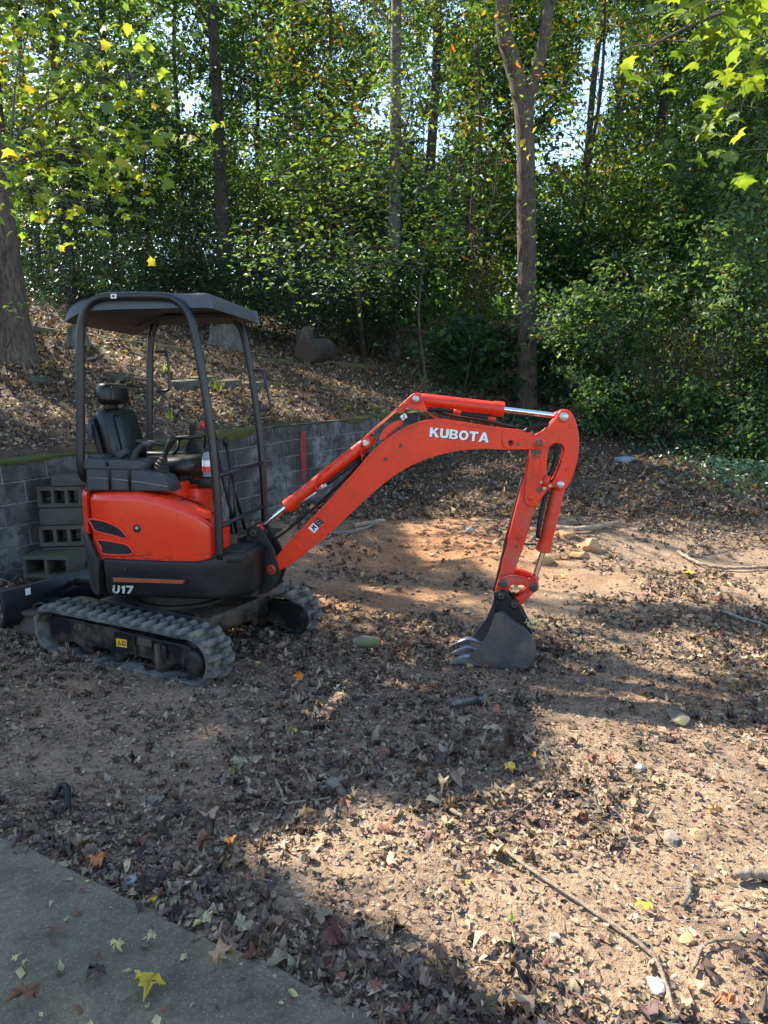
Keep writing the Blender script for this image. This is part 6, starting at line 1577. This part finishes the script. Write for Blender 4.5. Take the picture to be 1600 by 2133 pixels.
stick([(-.65, 7.7), (-.33, 7.84), (-.09, 8.23)], .022, 'wood_pale', 'grey curved branch on the ground behind the boom', 'branch', taper=.6)
stick([(-.35, 8.0), (-.15, 8.2), (.0, 8.3)], .03, 'stick', 'short brown branch lying against the grey curved branch', 'branch', taper=.8)
stick([(.61, 5.17), (.63, 4.9)], .011, 'stick', 'little stick in front of the bucket teeth')
stick([(2.69, 5.36), (2.9, 5.05)], .016, 'wood_pale', 'grey stick in the shade near the right edge')
stick([(4.09, 14.95, .1), (4.65, 14.74, .1), (4.96, 13.64)], .035, 'stick_dark', 'dead branch below the sunlit bushes', 'branch', twigs=[[(4.4, 14.8, .1), (4.3, 14.3, .3), (4.5, 13.9, .25)]])
stick([(1.86, 7.78), (2.23, 7.67), (2.73, 7.98)], .032, 'stick', 'forked driftwood branch behind the tan rocks', 'branch', taper=.8)
stick([(.38, 3.68), (.50, 3.74), (.60, 3.76)], .018, 'wood_pale', 'pale piece of weathered wood below the bucket', 'wood', taper=.8)
stick([(.28, 2.65), (.32, 2.60)], .01, 'stick', 'short stub of twig above the long stick')
stick([(.9, 2.5), (1.02, 2.52)], .008, 'stick', 'little crossed twig near the pale stones', twigs=[[(.97, 2.55), (.96, 2.46)]])
stick([(.93, 1.85), (1.02, 1.95), (1.15, 1.97)], .006, 'stick', 'grey curved twig below the yellow leaf')
stick([(-.25, 2.55), (-.21, 2.62), (-.20, 2.70)], .008, 'stick', 'small crooked twig above the bright orange leaf')
hp = catmull([(-1.45, 2.80, 0), (-1.43, 2.84, .035), (-1.38, 2.80, .05), (-1.345, 2.72, .0)], 6)
V, F = sweep_arrays(hp - hp[0], .014, 9); tag(link('rubber_hose', pymesh('rubber_hose', V, F, True), MAT['hose'], None, (-1.45, 2.80, gz(-1.45, 2.8) + .01)), 'short curved piece of black hose in the litter on the left', 'hose')
# straw hanging on the bucket
V = []; F = []
for k in range(9):
    s = np.array([2.40, -.12, .285]) + rng.normal(0, .012, 3); add_limb(V, F, [s, s + np.array([.04, 0, .0]) + rng.normal(0, .025, 3), s + np.array([.09, 0, -.005]) + rng.normal(0, .04, 3)], .0022, .0012, 4)
MAT['straw'] = worn('straw', (.55, .48, .20), (.4, .33, .12), .5, .8, 20)
st_ = link('straw_tuft', pymesh('straw_tuft', V, F), MAT['straw'], None, EX.location, EX.rotation_euler); tag(st_, 'wisp of yellow straw caught on the back of the bucket', 'straw')

# ------------------------------------------------------------------ terrace: stumps, log, timber edging, loose blocks
m, t, b, _ = newmat('cut_wood'); v = coords(t); wv = N(t, 'ShaderNodeTexWave', wave_type='RINGS', rings_direction='Y'); wv.inputs['Scale'].default_value = 14; wv.inputs['Distortion'].default_value = 2.; t.links.new(v, wv.inputs['Vector'])
t.links.new(mix(t, wv.outputs['Fac'], (.03, .022, .017), (.10, .07, .05)), b.inputs['Base Color']); b.inputs['Roughness'].default_value = .9; MAT['cut'] = m
def stump(x, y, r, h, label, bark='bark', top='moss', slant=.1):
    root = empty('tree_stump', (x, y, gz(x, y))); tag(root, label, 'stump'); n = 22; loops = []
    for f, rr in ((-.3, 1.45), (0, 1.35), (.25, 1.12), (.6, 1.02), (1., 1.)):
        loops.append([(r * rr * (1 + .13 * math.sin(5 * w + 1) * (1.2 - f) + .06 * math.sin(11 * w + 3 * f)) * math.cos(w), r * rr * (1 + .13 * math.sin(5 * w + 1) * (1.2 - f) + .06 * math.sin(11 * w + 3 * f)) * math.sin(w), h * f + (slant * math.cos(w) * r + .10 * r * math.sin(7 * w) + .07 * r * math.sin(13 * w)) * max(f, 0)) for w in np.linspace(0, 2 * math.pi, n, endpoint=False)])
    link('stump_bark', loft_mesh('stump_bark', loops, True, False, 60), MAT[bark], root)
    tp = loops[-1]; link('cut_top', pymesh('cut_top', [(x_ * .97, y_ * .97, z_ + .004) for x_, y_, z_ in tp], [tuple(range(n))]), MAT['mossy' if top == 'moss' else 'cut'], root)
    return root
stump(-3.25, 14.6, .30, .42, 'broad mossy tree stump at the top of the leafy bank', 'bark_grey')
stump(-4.72, 11.0, .14, .26, 'small weathered stump right of the stout left trunk', 'bark_grey')
stump(-1.75, 15.75, .19, .62, 'tall broken stump behind the sawn log', 'bark', 'moss', .35)
lg = empty('sawn_log', (-1.55, 15.2, gz(-1.55, 15.2))); tag(lg, 'thick sawn log with its round cut face turned to the camera', 'log')
d_ = unit(np.array([[.45, 1., .12]]))[0]; p0 = np.array([-.12, -.15, .24])
lathe('log_bark', p0, p0 + d_, [(0, .25), (.02, .262), (.45, .268), (.9, .255)], MAT['bark_dark'], lg, 22); lathe('cut_face', p0 - d_ * .012, p0, [(0, .24), (.011, .245)], MAT['cut'], lg, 22)
MAT['timber'] = worn('old_timber', (.075, .065, .045), (.10, .11, .03), .8, .95, 5, bstr=.6, lo=.4, hi=.65)
def beam(a, b_, w, h, label, mat='timber', cat='timber'):
    a = np.array([a[0], a[1], gz(*a)]); b_ = np.array([b_[0], b_[1], gz(*b_)]); L = np.linalg.norm(b_ - a); me = rbox_mesh('timber', (L, w, h), .02, 2)
    for v_ in me.vertices: v_.co.z += .02 * float(vnoise(np.array([v_.co.x * 3]), np.array([.5]), 71)[0])
    o = link('edging_timber', me, MAT[mat], None, tuple((a + b_) / 2 + np.array([0, 0, h * .25]))); dd = b_ - a
    o.rotation_euler = (0, -math.atan2(dd[2], math.hypot(dd[0], dd[1])), math.atan2(dd[1], dd[0])); return tag(o, label, cat, 'edging along the terraces')
beam((-5.67, 11.45), (-3.47, 12.3), .14, .13, 'long old timber edging across the leafy bank behind the canopy')
beam((-1.3, 15.6), (-.2, 16.2), .14, .12, 'short timber edging right of the sawn log')
beam((-2.35, 13.6), (-1.9, 14.4), .13, .12, 'old timber edging near the sawn log', 'timber')
for k, (x, y, lab) in enumerate([(-2.62, 10.15, 'pale mossy block at the left of the low step on the bank'), (-2.30, 10.42, 'moss covered block in the low step on the bank'), (-2.02, 10.75, 'mossy block at the right end of the low step'), (-2.75, 9.75, 'half buried block below the low step')]):
    o = link('edging_block', solid, None, None, (x, y, gz(x, y) + .015), (R(4), R(-5), R(46) + .06 * k)); tag(o, lab, 'block', 'edging blocks on the bank')
for k, (x, y, sx, lab) in enumerate([(-1.5, 12.0, .42, 'flat mossy slab lying on the bank'), (-1.12, 12.5, .36, 'flat stone beside the mossy slab on the bank'), (-.75, 13.0, .4, 'flat stone at the right of the mossy slabs'), (-4.35, 8.95, .4, 'flat stone half covered by leaves on the left of the bank'), (-2.9, 8.75, .3, 'small mossy flat stone behind the wall top'), (-3.6, 9.6, .34, 'flat stone in the leaves behind the seat')]):
    o = rbox('flat_stone', (x, y, gz(x, y) + .012), (sx, .20, .07), MAT['mossy'], None, .02, 2, (R(5), R(-6), R(40 + 20 * k))); tag(o, lab, 'stone', 'flat stones on the bank')
# grassy tufts and ivy
def tuft(x, y, n, h, col, label, cat='grass tuft'):
    V = []; F = []; z0 = gz(x, y)
    for k in range(n):
        a = random.uniform(0, 6.28); l = h * random.uniform(.5, 1.1); o_ = len(V); bx, by = max(-.2, min(.2, random.gauss(0, .12))) * h, max(-.2, min(.2, random.gauss(0, .12))) * h; dx, dy = math.cos(a), math.sin(a); w = h * .035
        for f in (0, .5, 1.):
            r_ = l * .5 * f * f; ww = w * (1 - f * .9)
            V += [(bx + dx * r_ - dy * ww, by + dy * r_ + dx * ww, l * f * (1 - .25 * f)), (bx + dx * r_ + dy * ww, by + dy * r_ - dx * ww, l * f * (1 - .25 * f))]
        F += [(o_, o_ + 1, o_ + 3, o_ + 2), (o_ + 2, o_ + 3, o_ + 5, o_ + 4)]
    me = npmesh('plant_tuft', np.array(V), np.array(F), np.tile(np.array([col]), (len(V), 1))); o = link('plant_tuft', me, MAT['leaf'], None, (x, y, z0)); return tag(o, label, cat, 'small green tufts')
for x, y, n, h, lab in [(-3.15, 10.1, 14, .28, 'small grass tuft on the bank behind the canopy posts'), (-2.35, 9.9, 16, .30, 'grass tuft beside the low block step'), (-2.55, 8.35, 12, .2, 'green tuft just behind the wall top'), (-1.95, 8.9, 12, .2, 'green tuft by the front canopy post on the wall'), (-.55, 10.75, 40, .16, 'patch of grass at the wall top behind the boom'), (-.15, 11.3, 30, .16, 'grass patch near the right end of the wall')]:
    tuft(x, y, n, h, (.13, .19, .05), lab)
ivy = []
for (cx, cy, rx, ry, n, hz) in ((5.5, 10.6, .8, 1.3, 1000, .3), (5.7, 12.2, 1.0, 1.2, 900, .3), (6.2, 9.8, .8, .8, 900, .45), (4.2, 14.4, 1.4, .7, 900, .25), (2.2, 14.4, 1.4, .8, 900, .25)):
    x = rng.normal(cx, rx * .5, n); y = rng.normal(cy, ry * .5, n); z = terrain(x, y) + rng.random(n) * hz * np.exp(-(((x - cx) / rx) ** 2 + ((y - cy) / ry) ** 2))
    nr = np.array([0, -.3, 1.]) + rng.normal(0, .5, (n, 3)); ivy.append(leaf_arrays(np.stack([x, y, z + .02], 1), .085 * rng.uniform(.6, 1.3, n), nr, 'oval', palette(n, [BL, (.04, .09, .045), (.07, .13, .06), MG], [2, 3, 2, 2])))
v, f, t_ = merge(ivy); tag(link('ground_ivy', npmesh('ground_ivy', v, f, t_), MAT['evergreen']), 'green ivy and ground cover at the foot of the thicket', 'ground cover', kind='stuff')

# ------------------------------------------------------------------ muddy heap and round iron lid by the dozer blade
hx, hy = -2.55, 5.35; V = []; F = []; K = 18
for i in range(8):
    r_ = i / 7
    for k in range(K):
        w = 2 * math.pi * k / K; x_, y_ = .42 * r_ * math.cos(w) * (1 + .15 * math.sin(3 * w)), .36 * r_ * math.sin(w); V.append((x_, y_, .17 * (1 - r_ * r_) ** 1.2 - .02 + .02 * float(vnoise(np.array([x_ * 9]), np.array([y_ * 9]), 81)[0])))
for i in range(7):
    for k in range(K): F.append((i * K + k, i * K + (k + 1) % K, (i + 1) * K + (k + 1) % K, (i + 1) * K + k))
MAT['sandy'] = worn('sandy_soil', (.26, .20, .11), (.16, .13, .05), .8, 1., 9, bstr=1., lo=.4, hi=.65)
tag(link('sand_heap', pymesh('sand_heap', V, F, True), MAT['sandy'], None, (hx, hy, gz(hx, hy))), 'heap of sandy soil lying inside the dozer blade', 'soil heap')
ld = empty('iron_lid', (-2.60, 5.02, 0)); tag(ld, 'round muddy iron lid with a wire handle lying beside the dozer blade', 'lid')
lathe('lid_pan', (0, 0, .02), (.02, 0, .2), [(0, .15), (.03, .155), (.10, .10), (.12, .085), (.13, .12), (.150, .125), (.158, .105)], MAT['rust'], ld, 24)
tube('lid_handle', [(-.01, -.03, .175), (.01, -.03, .215), (.06, -.02, .225), (.10, -.01, .185)], .006, MAT['rust'], ld, 7, 4)
